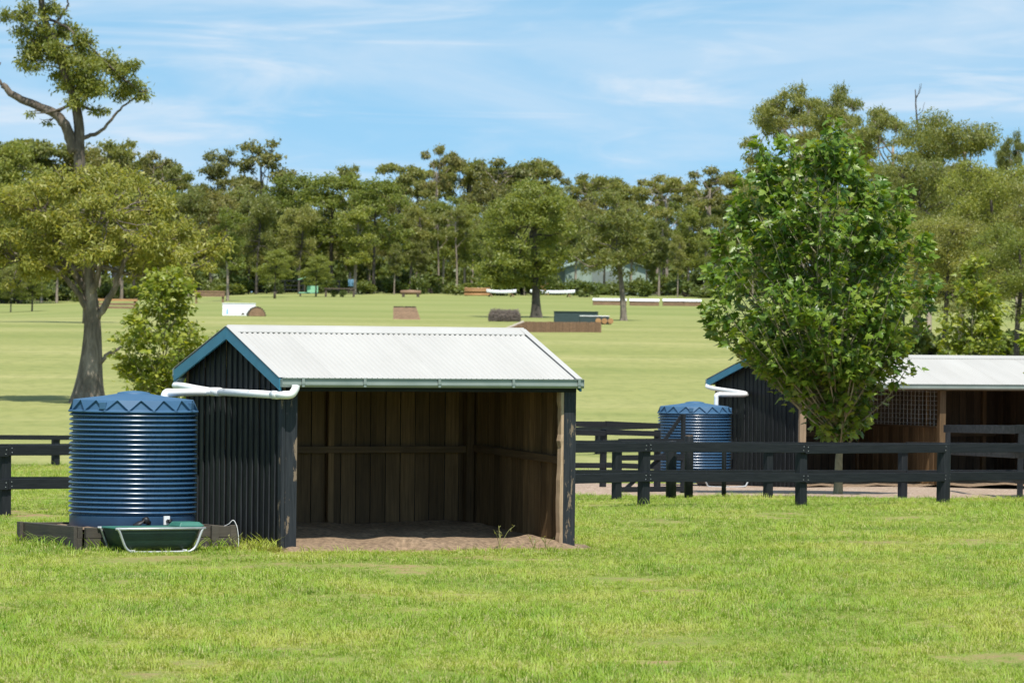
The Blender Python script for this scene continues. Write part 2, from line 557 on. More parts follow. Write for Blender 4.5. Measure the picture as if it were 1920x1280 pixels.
def npmesh(name, verts, faces, mats, smooth=False):
    me = bpy.data.meshes.new(name)
    k = faces.shape[1]
    me.vertices.add(len(verts)); me.loops.add(faces.size); me.polygons.add(len(faces))
    me.vertices.foreach_set('co', np.ascontiguousarray(verts, dtype=np.float32).ravel())
    me.loops.foreach_set('vertex_index', np.ascontiguousarray(faces, dtype=np.int32).ravel())
    me.polygons.foreach_set('loop_start', np.arange(0, faces.size, k, dtype=np.int32))
    if smooth:
        me.polygons.foreach_set('use_smooth', np.ones(len(faces), dtype=bool))
    for x in (mats if isinstance(mats, (list, tuple)) else [mats]):
        me.materials.append(x)
    me.update(calc_edges=True)
    me.validate()
    return me
def groundmat():
    mt, t = newmat('paddock_turf')
    v = coords(t, (1, 1, 1), True)
    sp = nd(t, 'ShaderNodeSeparateXYZ'); t.links.new(v, sp.inputs[0])
    # near turf
    n1 = noise(t, v, 0.55, 6, .6)
    n2 = noise(t, v, 14.0, 5, .7)
    near = ramp(t, n1, [(.3, (.125, .205, .026)), (.5, (.19, .26, .042)), (.7, (.29, .295, .085))])
    near = mixcol(t, rng(t, n2, .35, .75, 0, .4), near, (.07, .10, .022))
    # far turf, mown in long passes
    vs = coords(t, (.022, .060, .05), True)
    n3 = noise(t, vs, 1.0, 6, .6, .3)
    far = ramp(t, n3, [(.30, (.205, .228, .068)), (.5, (.272, .275, .096)), (.70, (.355, .332, .14))])
    vm = coords(t, (.10, .40, .2), True)
    n4 = noise(t, vm, 1.0, 5, .65)
    far = mixcol(t, rng(t, n4, .42, .70, 0, .38), far, (.165, .20, .058))
    vg = coords(t, (1.0, .35, 1), True)
    n5 = noise(t, vg, 1.6, 7, .75)
    far = mixcol(t, rng(t, n5, .46, .68, 0, .5), far, (.13, .155, .045))
    dfac = nd(t, 'ShaderNodeMapRange', {'From Min': 95, 'From Max': 135}, interpolation_type='SMOOTHSTEP')
    t.links.new(sp.outputs[1], dfac.inputs[0])
    c = mixcol(t, dfac.outputs[0], near, far)
    # greener ground towards the forest
    gfac = nd(t, 'ShaderNodeMapRange', {'From Min': 330, 'From Max': 440, 'To Max': .75}, interpolation_type='SMOOTHSTEP')
    t.links.new(sp.outputs[1], gfac.inputs[0])
    grn = ramp(t, n3, [(.3, (.165, .205, .055)), (.7, (.245, .262, .09))])
    c = mixcol(t, gfac.outputs[0], c, grn)
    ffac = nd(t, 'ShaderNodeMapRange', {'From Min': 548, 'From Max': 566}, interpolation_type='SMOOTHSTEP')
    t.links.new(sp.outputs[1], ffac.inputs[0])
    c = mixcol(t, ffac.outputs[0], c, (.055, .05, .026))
    at = nd(t, 'ShaderNodeAttribute', attribute_name='dirt')
    nbk = noise(t, v, 5.0, 6, .7)
    mdl = nd(t, 'ShaderNodeMath', operation='MULTIPLY'); t.links.new(at.outputs['Fac'], mdl.inputs[0]); t.links.new(rng(t, nbk, .38, .58, .15, 1.3), mdl.inputs[1])
    mdc = nd(t, 'ShaderNodeClamp'); t.links.new(mdl.outputs[0], mdc.inputs[0])
    c = mixcol(t, mdc.outputs[0], c, ramp(t, n2, [(.3, (.20, .115, .065)), (.7, (.40, .25, .155))]))
    finish(t, c, .95, 0, n2, .6, .04, .15)
    return mt
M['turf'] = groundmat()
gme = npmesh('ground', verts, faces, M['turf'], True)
at = gme.attributes.new('dirt', 'FLOAT', 'POINT')
at.data.foreach_set('value', np.ascontiguousarray(dm.reshape(-1), dtype=np.float32))
tag(ob('ground', gme), kind='structure')

# gravel yard in front of the far shed
ax = np.linspace(-1.0, 22, 70); ay = np.linspace(96.5, 122, 60)
AX, AY = np.meshgrid(ax, ay)
edge = 96.6 + .6 * np.sin(AX * 1.7) * np.sin(AX * .6 + 1) + .25 * np.sin(AX * 5.1)
AYY = np.maximum(AY, edge)
AZ = gz(AX, AYY) + .012
ii = np.arange((len(ay) - 1) * len(ax)).reshape(len(ay) - 1, len(ax))[:, :-1].ravel()
tag(ob('gravel_yard', npmesh('gravel_yard', np.stack([AX, AYY, AZ], -1).reshape(-1, 3), np.stack([ii, ii + 1, ii + len(ax) + 1, ii + len(ax)], 1), M['gravel'], True)), kind='structure')

# ------------------------------------------------------------------ near shed
KS = 0.025          # the shed follows the rise of the ground: z gained per metre of depth
EV, RV, BV = -0.05, 1.42, 2.90          # eave, ridge, back eave along the depth
EW, RW = 2.125, 2.715                   # sheet underside heights (before the rise)
U0, U1 = -0.10, 4.245                    # roof ends
def roof_w(v):
    return (EW + (RW - EW) * (v - EV) / (RV - EV) if v <= RV else EW + (RW - EW) * (BV - v) / (BV - RV)) + KS * v
def corr_sheet(u0, n, v0, w0, v1, w1, per=0.0762, amp=0.012, seg=8):
    mb = MB()
    L = n * per
    k = n * seg
    d = Vector((0, v1 - v0, w1 - w0)); nrm = Vector((0, -(w1 - w0), v1 - v0)).normalized()
    if nrm.z < 0: nrm = -nrm
    for (v, w) in ((v0, w0), (v1, w1)):
        for i in range(k + 1):
            o = amp * math.cos(2 * math.pi * i / seg)
            mb.v.append((u0 + L * i / k, v + nrm.y * (o + amp), w + nrm.z * (o + amp)))
    for i in range(k):
        mb.face((i, i + 1, k + 1 + i + 1, k + 1 + i))
    return mb
def gutter_profile(v, w, h=0.105, d=0.100, sgn=-1):
    """open gutter, front at v+sgn*d; a folded lip and a bead along the front"""
    s = sgn
    outer = [(v, w), (v, w - h), (v + s * d * .78, w - h), (v + s * d, w - h + .028), (v + s * d, w - h + .046), (v + s * (d - .012), w - h + .052), (v + s * (d - .012), w), (v + s * (d + .006), w + .004), (v + s * (d + .006), w + .012)]
    inner = [(v + s * (d - .018), w + .010), (v + s * (d - .018), w - h + .055), (v + s * d * .74, w - h + .005), (v + s * .006, w - h + .005), (v + s * .006, w)]
    return outer + inner
def make_roof(root, u0, u1, ev, rv, bv, wf, barge_h, nsheet=10, ext='barge'):
    per = .0762
    nper = int(round((u1 - u0) / per))
    i = 0
    first = True
    while i < nper:
        n = min(nsheet, nper - i)
        for (va, vb) in ((ev, rv), (bv, rv)):
            corr_sheet(u0 + i * per, n, va, wf(va) + .001 * (i // nsheet % 2), vb, wf(vb - 1e-6 if va < vb else vb) + .001 * (i // nsheet % 2)).build('roof_sheet', M['roof'], root, True)
        i += n
    ue = u0 + nper * per
    # ridge capping
    top = .031
    cap = MB()
    wr = wf(rv)
    def pt(v):
        return wf(v) + top
    cw = .155
    sec = [(rv - cw, pt(rv - cw) - .012), (rv - cw, pt(rv - cw)), (rv - .012, pt(rv - .012) + .006), (rv, wr + top + .020), (rv + .012, pt(rv + .012) + .006), (rv + cw, pt(rv + cw)), (rv + cw, pt(rv + cw) - .012), (rv, wr + top - .012)]
    cap.extrude(sec, 'x', u0 - .02, ue + .02)
    cap.build('ridge_capping', M['roof'], root)
    # barge boards with a capping flange over the sheet ends
    for (ua, ub) in ((u0 - .035, u0 - .004), (ue + .004, ue + .035)):
        for (va, vb) in ((ev - .02, rv), (bv + .02, rv)):
            b = MB()
            wa, wb = wf(va) + .016, wf(rv) + .016
            sg = 1 if vb > va else -1
            dv = 0.0
            b.hexa([(ua, va, wa - barge_h), (ub, va, wa - barge_h), (ub, vb - sg * .0015, wb - barge_h), (ua, vb - sg * .0015, wb - barge_h),
                    (ua, va, wa), (ub, va, wa), (ub, vb - sg * .0015, wb), (ua, vb - sg * .0015, wb)])
            b.build('barge_board', M['teal'], root, bevel=.003)
            f = MB()
            ux, uy = (ua - .006, ub + .05) if ua < (u0 + ue) / 2 else (ua - .05, ub + .006)
            f.hexa([(ux, va, wa + .013), (uy, va, wa + .013), (uy, vb - sg * .012, wb + .013), (ux, vb - sg * .012, wb + .013),
                    (ux, va, wa + .019), (uy, va, wa + .019), (uy, vb - sg * .012, wb + .019), (ux, vb - sg * .012, wb + .019)])
            f.build('barge_flashing', M['roof'], root)
    return ue
def board_mesh(wd, th, h, h2=None, slant=0.0):
    """a standing board: x across, y thickness (-y is outside), bottom at 0; outside face slot 0, the rest slot 1"""
    h2 = h if h2 is None else h2
    mb = MB()
    mb.hexa([(0, 0, 0), (wd, -slant, 0), (wd, th - slant, 0), (0, th, 0), (0, 0, h), (wd, -slant, h2), (wd, th - slant, h2), (0, th, h)], 1)
    for i, f in enumerate(mb.f):
        if set(f) == {0, 1, 5, 4}:
            mb.mi[i] = 0
        elif set(f) == {1, 2, 6, 5}:
            mb.mi[i] = 2
    return mb
def board_wall(root, p0, p1, pitch, wfun, mats, z0=-0.12, flip=False, seed=0, name='wall_board', slant=.012, gap=0.0):
    """a run of lapped boards from p0 to p1 (local u,v); wfun(u,v) gives the top height"""
    rr = random.Random(seed)
    p0, p1 = Vector(p0), Vector(p1)
    d = p1 - p0; L = d.length; d.normalize()
    n = max(1, int(round(L / pitch))); pt = L / n
    ang = math.atan2(d.y, d.x)
    for i in range(n):
        a = p0 + d * (i * pt); b = p0 + d * (i * pt + pt * 1.0 + .010)
        ta, tb = wfun(a.x, a.y) - z0, wfun(b.x, b.y) - z0
        wd_ = pt + .010 if not gap else pt - gap * rr.uniform(.6, 1.5)
        mb = board_mesh(wd_, .018, ta, tb, slant if not gap else 0.0)
        if gap:
            cv = board_mesh(.07, .016, tb - .01, tb - .01, 0.0).build('cover_batten', mats, root)
            cv.location = (b.x - d.x * .05 + d.y * .018, b.y - d.y * .05 - d.x * .018, z0); cv.rotation_euler = (0, 0, ang)
        o = mb.build(name, mats, root)
        o.location = (a.x, a.y, z0)
        o.rotation_euler = (rr.uniform(-.002, .002), rr.uniform(-.003, .003), ang + rr.uniform(-.02, .02))

shed = empty('horse_shelter', SO, TH)
tag(shed, 'black timber horse shelter with white corrugated roof, open front and sandy floor', 'shed')
ue = make_roof(shed, U0, U1, EV, RV, BV, roof_w, .15)
MIN = M['raw']
# left wall runs from back to front so that its outside is on the left
BK, FR = 2.74, .10
def top_side(u, v):
    return roof_w(v) - .03
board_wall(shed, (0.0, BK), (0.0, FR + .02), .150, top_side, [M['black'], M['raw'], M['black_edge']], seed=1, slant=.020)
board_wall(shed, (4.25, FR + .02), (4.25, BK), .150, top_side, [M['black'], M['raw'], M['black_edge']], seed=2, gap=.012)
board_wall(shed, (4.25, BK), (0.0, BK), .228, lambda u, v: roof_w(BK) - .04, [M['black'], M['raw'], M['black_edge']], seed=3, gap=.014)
# posts
def post(root, u, v, w, d, h, mat, z0=-.15, bevel=.008, name='post', lean=0):
    mb = MB(); mb.box(-w / 2, w / 2, -d / 2, d / 2, z0, h)
    o = mb.build(name, mat, root, bevel=bevel, loc=(u, v, 0))
    o.rotation_euler = (0, lean, 0)
    return o
post(shed, .105, .10, .17, .11, roof_w(.1) - .05, M['black_worn'])
post(shed, -.012, .085, .05, .10, roof_w(.1) - .09, M['black_worn'], name='corner_stop')
pr = post(shed, 4.175, .10, .18, .12, roof_w(.1) - .05, M['black_worn'])
# chewed stud beside the right post
rr = random.Random(8)
st = MB()
zs = np.linspace(-.1, 2.02, 26)
for i, z in enumerate(zs):
    a = .012 * rr.random() + (.018 if .9 < z < 1.8 else 0) * rr.random()
    for (x, y) in ((-.025 + a, -.05 + a * .5), (.03, -.05), (.03, .05), (-.025 + a, .05)):
        st.v.append((x, y, z))
for i in range(len(zs) - 1):
    for j in range(4):
        st.face((i * 4 + j, i * 4 + (j + 1) % 4, i * 4 + 4 + (j + 1) % 4, i * 4 + 4 + j))
st.face((0, 1, 2, 3)); st.face([len(zs) * 4 - 4 + j for j in range(4)])
tag(st.build('chewed_stud', M['chewed'], shed, loc=(4.058, .10, 0)), 'raw timber stud chewed pale along its edge')
for (u, v) in ((.11, 2.62), (4.13, 2.62)):
    post(shed, u, v, .11, .11, roof_w(v) - .06, M['raw'])
post(shed, 2.05, 2.655, .09, .07, roof_w(2.65) - .06, M['raw'], name='stud')
# header beam and plates
h = MB(); h.box(.02, 4.262, .035, .085, roof_w(.06) - .20, roof_w(.06) - .035); h.build('header_beam', M['black_x'], shed, bevel=.004)
h = MB(); h.box(.10, 4.20, 2.60, 2.64, 1.06 + KS * 2.6, 1.15 + KS * 2.6)
h.build('wall_rail', M['raw_x'], shed, bevel=.006)
h = MB(); h.hexa([(4.16, .17, 1.03), (4.22, .17, 1.03), (4.22, 2.55, 1.14), (4.16, 2.55, 1.14), (4.16, .17, 1.13), (4.22, .17, 1.13), (4.22, 2.55, 1.24), (4.16, 2.55, 1.24)])
h.build('wall_rail', M['raw_y'], shed, bevel=.006)
h = MB(); h.hexa([(.07, .17, 1.03), (.115, .17, 1.03), (.115, 2.55, 1.14), (.07, 2.55, 1.14), (.07, .17, 1.13), (.115, .17, 1.13), (.115, 2.55, 1.24), (.07, 2.55, 1.24)])
h.build('wall_rail', M['raw_y'], shed, bevel=.006)
for u in (.6, 1.5, 2.4, 3.3):
    for (va, vb) in ((.06, RV), (2.7, RV)):
        r_ = MB(); r_.bar((u, va, roof_w(va) - .06), (u, vb, roof_w(vb) - .06), .045, .09)
        r_.build('rafter', M['raw_y'], shed)
# gutters
gw = roof_w(EV) + .006
gt = MB(); gt.extrude(gutter_profile(EV + .015, gw), 'x', U0 - .02, ue + .03); g1 = gt.build('gutter', M['gutter'], shed)
for u in (.17, 1.05, 2.13, 3.22, 4.20):
    bk = MB(); bk.box(u - .018, u + .018, EV - .092, EV - .083, gw - .10, gw + .014); bk.box(u - .026, u + .026, EV - .097, EV - .086, gw - .066, gw - .046)
    bk.build('gutter_clip', M['gutter'], g1)
for (ea, eb) in ((U0 - .024, U0 - .0205), (ue + .0305, ue + .034)):
    ec = MB(); ec.box(ea, eb, EV - .084, EV + .013, gw - .103, gw); ec.build('gutter_end_cap', M['gutter'], g1)
gwb = roof_w(BV) + .006
gt = MB(); gt.extrude(gutter_profile(BV - .015, gwb, sgn=1), 'x', U0 - .02, ue + .03); gt.build('gutter', M['gutter'], shed)
# pipes: front gutter, along the left wall, joined by the back gutter's pipe, then down into the tank
def loc_of(px, py, D):
    p = P(px, py, D) - SO
    return Vector((p.x * math.cos(TH) + p.y * math.sin(TH), -p.x * math.sin(TH) + p.y * math.cos(TH), p.z))
TK = Vector((-4.79, 67.62, 0))
TKR = 0.80
tl = TK - SO
TKL = Vector((tl.x * math.cos(TH) + tl.y * math.sin(TH), -tl.x * math.sin(TH) + tl.y * math.cos(TH), 0))   # tank centre in shed space
PR = .048
drop = Vector((TKL.x + .58, TKL.y + .30, 1.80))
pw = 1.925
pa = smooth_path([(.06, -.14, gw - .085), (.05, -.145, gw - .13), (.0, -.14, pw + .01), (-.085, -.10, pw), (-.105, .02, pw)], 4)
pipe = MB(); pipe.tube(pa, PR * 1.08, 12); p_ = pipe.build('pipe_elbow', M['pvc'], shed, True)
jn = Vector((-.105, 1.72, pw + .012))
pipe = MB(); pipe.tube([(-.105, .0, pw), jn], PR, 14); dpipe = pipe.build('downpipe', M['pvc'], shed, True)
pipe = MB(); pipe.tube([(-.105, .0, pw), (-.105, .16, pw)], PR * 1.16, 14); pipe.build('pipe_collar', M['pvc'], dpipe, True)
pipe = MB(); pipe.tube([(-.105, 1.62, pw + .012), (-.105, 1.90, pw + .013)], PR * 1.18, 14); pipe.build('pipe_collar', M['pvc'], dpipe, True)
el = smooth_path([(-.105, 1.80, pw + .012), (-.20, 1.93, pw + .008), (drop.x + .14, drop.y - .01, pw + .0), (drop.x + .03, drop.y, pw - .005), (drop.x, drop.y, pw - .07), drop], 5)
pipe = MB(); pipe.tube(el, PR * 1.06, 14); pipe.build('pipe_elbow', M['pvc'], shed, True)
pipe = MB(); pipe.tube([(drop.x, drop.y, 1.80), (drop.x, drop.y, 1.87)], PR * 1.3, 14); pipe.build('pipe_collar', M['pvc'], shed, True)
bp = smooth_path([(.02, BV + .05, gwb - .07), (-.02, BV + .07, gwb - .16), (-.10, BV + .02, gwb - .20), (-.107, BV - .15, gwb - .205), (-.106, 2.2, pw + .035), (-.105, 1.82, pw + .014)], 5)
pipe = MB(); pipe.tube(bp, PR, 14); pipe.build('downpipe', M['pvc'], shed, True)
for v in (.75, 1.45):
    c = MB(); c.box(-.155, -.01, v - .010, v + .010, pw + PR + .001, pw + PR + .004); c.build('pipe_bracket', M['galv'], shed)

# sandy floor
su = np.linspace(-.25, 4.55, 90); sv = np.linspace(-.62, 2.70, 64)
SU, SV = np.meshgrid(su, sv)
rs2 = np.random.RandomState(3)
hz = np.zeros_like(SU)
for k in range(240):
    cx, cy, s_, a_ = rs2.uniform(0, 4.1), rs2.uniform(-.2, 2.7), rs2.uniform(.05, .28), rs2.uniform(-.02, .05)
    hz += a_ * np.exp(-((SU - cx) ** 2 + (SV - cy) ** 2) / s_ ** 2)
base = .02 + .10 * np.clip((SV - .5) / 2.0, 0, 1) + .05 * np.exp(-((SU - .9) / .9) ** 2 - ((SV - 1.6) / .7) ** 2)
inside = np.clip(np.minimum.reduce([(SV + .02 + .09 * np.sin(SU * 3.1 + .6) + .07 * np.sin(SU * 9.7)) / .25, np.where(SV < .25, (SU + .02 + .06 * np.sin(SV * 17)) / .15, 1), np.where(SV < .25, (4.50 - SU + .1 * np.sin(SV * 13)) / .2, 1), np.ones_like(SU)]), 0, 1)
SZ = (base + hz * .8) * inside - .06 * (1 - inside) + KS * SV * inside
edge_clip = np.where(SV > .12, np.clip(SU, .04, 4.23), SU)
ii = np.arange((len(sv) - 1) * len(su)).reshape(len(sv) - 1, len(su))[:, :-1].ravel()
fl = ob('sand_floor', npmesh('sand_floor', np.stack([edge_clip, SV, SZ], -1).reshape(-1, 3), np.stack([ii, ii + 1, ii + len(su) + 1, ii + len(su)], 1), M['sand'], True))
fl.location = SO; fl.rotation_euler = (0, 0, TH)
tag(fl, kind='structure')

# ------------------------------------------------------------------ water tanks
def make_tank(name, loc, rad, zb, z1, label, nrib=21, rot=0.0):
    root = empty(name, loc, rot)
    tag(root, label, 'water tank', 'rainwater tanks beside the shelters')
    zs0, zs1 = zb + .135, z1 - .015
    prof = [(rad * .985, zb - .03), (rad * .998, zb), (rad * 1.0, zs0 - .02)]
    n = nrib
    pitch = (zs1 - zs0) / n
    for i in range(n):
        z = zs0 + i * pitch
        for (t, o) in ((.0, -.036), (.10, -.038), (.20, -.032), (.28, -.006), (.34, .007), (.42, .013), (.52, .012), (.66, .006), (.80, -.004), (.90, -.015), (.97, -.030)):
            prof.append((rad + o, z + t * pitch))
    prof.append((rad - .03, z1))
    mb = MB(); mb.lathe(prof[2:], 96); mb.build('tank_wall', M['tank'], root, True)
    mb = MB(); mb.lathe(prof[:3], 96); mb.build('base_band', M['tank_dark'], root, True)
    # pleated lid: a zigzag band under a shallow cone
    N = 16
    rim, sh, apx = rad + .022, rad - .012, z1 + .255
    lid = MB()
    b = len(lid.v)
    for i in range(N):                       # rim skirt
        pass
    ring = lambda r, z, off, k=N: [(r * math.cos(2 * math.pi * (i + off) / k), r * math.sin(2 * math.pi * (i + off) / k), z) for i in range(k)]
    lid.lathe([(rad - .03, z1 - .012), (rim, z1 - .012), (rim + .004, z1 + .002), (rim - .002, z1 + .014)], 102)
    a = len(lid.v); lid.v += ring(rim - .002, z1 + .012, 0)
    c = len(lid.v); lid.v += ring(sh - .02, z1 + .148, .5)
    for i in range(N):
        j = (i + 1) % N
        A_, B_, C_ = (Vector(lid.v[t]) for t in (a + i, a + j, c + i))      # standing facets, sunk in
        G_ = (A_ + B_ + C_) / 3
        inw = Vector((-G_.x, -G_.y, 0)).normalized() * .030
        b0 = len(lid.v)
        for q in (A_, B_, C_):
            lid.v.append(tuple(q + (G_ - q) * .20 + inw))
        lid.face((b0, b0 + 1, b0 + 2))
        lid.face((a + i, a + j, b0 + 1, b0)); lid.face((a + j, c + i, b0 + 2, b0 + 1)); lid.face((c + i, a + i, b0, b0 + 2))
        lid.face((c + i, a + j, c + j))                 # hanging facets
    # pull the lower points of the hanging facets outwards with shallow grooves, then the cone
    e = len(lid.v); lid.v += ring(rad * .50, z1 + .148 + .045, .5)
    f = len(lid.v); lid.v += ring(.20, z1 + .225, .5)
    for i in range(N):
        j = (i + 1) % N
        lid.face((c + i, c + j, e + j, e + i)); lid.face((e + i, e + j, f + j, f + i))
    lid.face([f + i for i in range(N)])
    l_ = lid.build('lid', M['tank_lid'], root, bevel=.006)
    cp = MB(); cp.lathe([(.21, z1 + .216), (.205, z1 + .238), (.10, apx), (.0, apx + .006)], 24); cp.build('lid_cap', M['tank_lid'], l_, True)
    for an in (-2.0, -.35, 2.4):
        h_ = MB(); r0 = rim - .06
        h_.box(r0 - .01, r0 + .055, -.045, .045, z1 + .03, z1 + .125)
        q = h_.build('lid_lug', M['tank_lid'], l_, bevel=.008); q.rotation_euler = (0, 0, an)
    return root
tank = make_tank('rainwater_tank', TK, TKR, .26, 1.69, 'blue ribbed rainwater tank inside the timber sleepers, next to the open shelter with sandy floor')
# fittings at the foot of the tank
def on_tank(px, z, out=0.0):
    an = math.asin(max(-1, min(1, (px - 251) / 119.0)))
    r = TKR + out
    return Vector((r * math.sin(an), -r * math.cos(an), z)), an
p, an = on_tank(321, .335, .012)
f = MB(); f.box(-.042, .042, -.012, .012, -.055, .055); q = f.build('outlet_plate', M['pvc'], tank, bevel=.003, loc=p); q.rotation_euler = (0, 0, an)
t_ = MB(); t_.tube([(0, -.01, -.01), (0, -.09, -.01)], .02, 10); t_.tube([(0, -.07, -.01), (0, -.075, -.075)], .017, 10); t_.box(-.035, .035, -.085, -.06, .006, .018)
t_.build('tap', M['dark'], q, True)
p, an = on_tank(290, .31, .0)
f = MB(); f.tube([p, p + Vector((-.02, -.10, .04)), p + Vector((-.10, -.18, .0)), p + Vector((-.17, -.22, -.04))], .03, 10); f.tube([p + Vector((-.015, -.09, .035)), p + Vector((-.05, -.13, .03))], .042, 10)
f.build('outlet_pipe', M['dark'], tank, True)

# ------------------------------------------------------------------ sleepers round the tank (in shed space)
sl = empty('sleeper_surround', SO, TH)
tag(sl, 'low surround of dark timber sleepers holding the fill under the near tank', 'sleeper wall')
tf, sR, sL, tb = .62, -.42, -2.52, 2.36
def sleeper(a, b, z0, z1, th=.07):
    mb = MB(); a = Vector(a); b = Vector(b); L = (b - a).length
    mb.box(0, L, -th / 2, th / 2, z0, z1)
    o = mb.build('sleeper', M['sleeper'], sl, bevel=.008, loc=(a.x, a.y, 0))
    o.rotation_euler = (0, 0, math.atan2(b.y - a.y, b.x - a.x))
for (z0, z1) in ((-.08, .118), (.122, .262)):
    k = .006 if z0 > 0 else 0
    sleeper((sL + .05, tf + k), (sL + 1.0, tf + k), z0, z1); sleeper((sL + 1.004, tf + k * .5), (sR, tf + k), z0, z1)
    sleeper((sL + k, tb), (sL + k, tf + .05), z0, z1 + .008)
    sleeper((sL + .05, tb), (sR, tb), z0, z1)
    sleeper((sR - k, tf + .04), (sR - k, tb - .05), z0, z1 - .006)
for (u, v) in ((sL - .06, tf + .1), (sL - .06, tb - .05), (sR - .28, tf - .06), (sL + .95, tf - .06), (sR + .01, tf - .01)):
    mb = MB(); mb.box(-.05, .05, -.025, .025, -.1, .275); o = mb.build('stake', M['sleeper'], sl, bevel=.006, loc=(u, v, 0))
    if u < sL: o.rotation_euler = (0, 0, math.pi / 2)
fm = MB(); n = 14
for j in range(n):
    for i in range(n):
        fm.v.append((sL + .03 + (sR - sL - .06) * i / (n - 1), tf + .03 + (tb - tf - .06) * j / (n - 1), .235 + .012 * math.sin(i * 2.1 + j) + .01 * math.sin(j * 3.3)))
for j in range(n - 1):
    for i in range(n - 1):
        fm.face((j * n + i, j * n + i + 1, j * n + n + i + 1, j * n + n + i))
fm.build('fill', M['sand'], sl, True)
# white hose looping over the corner of the sleepers
hb = [(-.50, .72, .25), (-.46, .64, .29), (-.42, .60, .335), (-.385, .57, .26), (-.37, .55, .12), (-.375, .54, -.04)]
hs = MB(); hs.tube(smooth_path(hb, 5), .0045, 6)
ho = hs.build('hose', M['pvc'], None, True, loc=SO); ho.rotation_euler = (0, 0, TH)
tag(ho, 'thin white hose looped over the end of the sleeper surround', 'hose')

# ------------------------------------------------------------------ drinking trough
tr = empty('water_trough', SO + Vector((math.cos(TH) * -1.70 - math.sin(TH) * .32, math.sin(TH) * -1.70 + math.cos(TH) * .32, -.045)), TH)
tag(tr, 'dark green plastic water trough in a galvanised frame below the near tank', 'trough')
TL, TW, TZ = .61, .22, .325
def ringpts(l, w, z, r=.10, n=5):
    out = []
    for (sx, sy, a0) in ((1, 1, 0), (-1, 1, 90), (-1, -1, 180), (1, -1, 270)):
        for k in range(n):
            an = R(a0 + 90 * k / (n - 1))
            out.append((sx * (l - r) + r * math.cos(an), sy * (w - r) + r * math.sin(an), z))
    return out
mb = MB()
rings = [ringpts(TL - .17, TW - .07, .035, .08), ringpts(TL - .09, TW - .03, .10, .09), ringpts(TL - .05, TW - .02, .18, .09), ringpts(TL - .01, TW - .005, TZ - .02), ringpts(TL - .012, TW - .007, TZ - .01), ringpts(TL - .045, TW - .04, TZ - .01), ringpts(TL - .10, TW - .06, .12, .08), ringpts(TL - .17, TW - .1, .07, .06)]
k = len(rings[0])
for r_ in rings: mb.v += r_
for i in range(len(rings) - 1):
    for j in range(k):
        a = i * k + j; b = i * k + (j + 1) % k
        mb.face((a, b, b + k, a + k))
mb.face(list(range(k))[::-1]); mb.face([(len(rings) - 1) * k + j for j in range(k)])
mb.build('basin', M['trough'], tr, True)
mb = MB()
ro = [ringpts(TL + .012, TW + .012, TZ - .022, .11), ringpts(TL + .012, TW + .012, TZ, .11), ringpts(TL - .03, TW - .03, TZ, .09), ringpts(TL - .03, TW - .03, TZ - .022, .09)]
for r_ in ro: mb.v += r_
for i in range(4):
    for j in range(k):
        a = i * k + j; b = i * k + (j + 1) % k; c = ((i + 1) % 4) * k
        mb.face((a, b, c + (j + 1) % k, c + j))
mb.build('rim', M['troughlid'], tr, True)
mb = MB(); mb.v += ringpts(TL - .04, TW - .035, TZ - .06, .09); mb.face(list(range(k))); mb.build('water', M['water'], tr)
for sy in (-1, 1):
    y = sy * (TW + .035)
    pth = smooth_path([(-TL + .02, y, TZ - .018), (-TL + .05, y, TZ - .07), (-TL + .12, y, .09), (-TL + .19, y, .028), (-TL + .30, y, .016), (TL - .30, y, .016), (TL - .19, y, .028), (TL - .12, y, .09), (TL - .05, y, TZ - .07), (TL - .02, y, TZ - .018)], 5)
    mb = MB(); mb.tube(pth, .0165, 10); mb.tube([(-TL - .01, y, TZ - .02), (TL + .01, y, TZ - .02)], .0165, 10); mb.build('frame', M['galv'], tr, True)
for x in (-TL + .25, TL - .25):
    mb = MB(); mb.tube([(x, -TW - .035, .030), (x, TW + .035, .030)], .014, 8); mb.build('cross_bar', M['galv'], tr, True)
mb = MB(); mb.hexa([(.30, -.17, TZ), (.66, -.17, TZ), (.66, .17, TZ), (.30, .17, TZ), (.34, -.13, TZ + .055), (.60, -.13, TZ + .055), (.60, .13, TZ + .055), (.34, .13, TZ + .055)])
mb.build('float_cover', M['troughlid'], tr, bevel=.01)

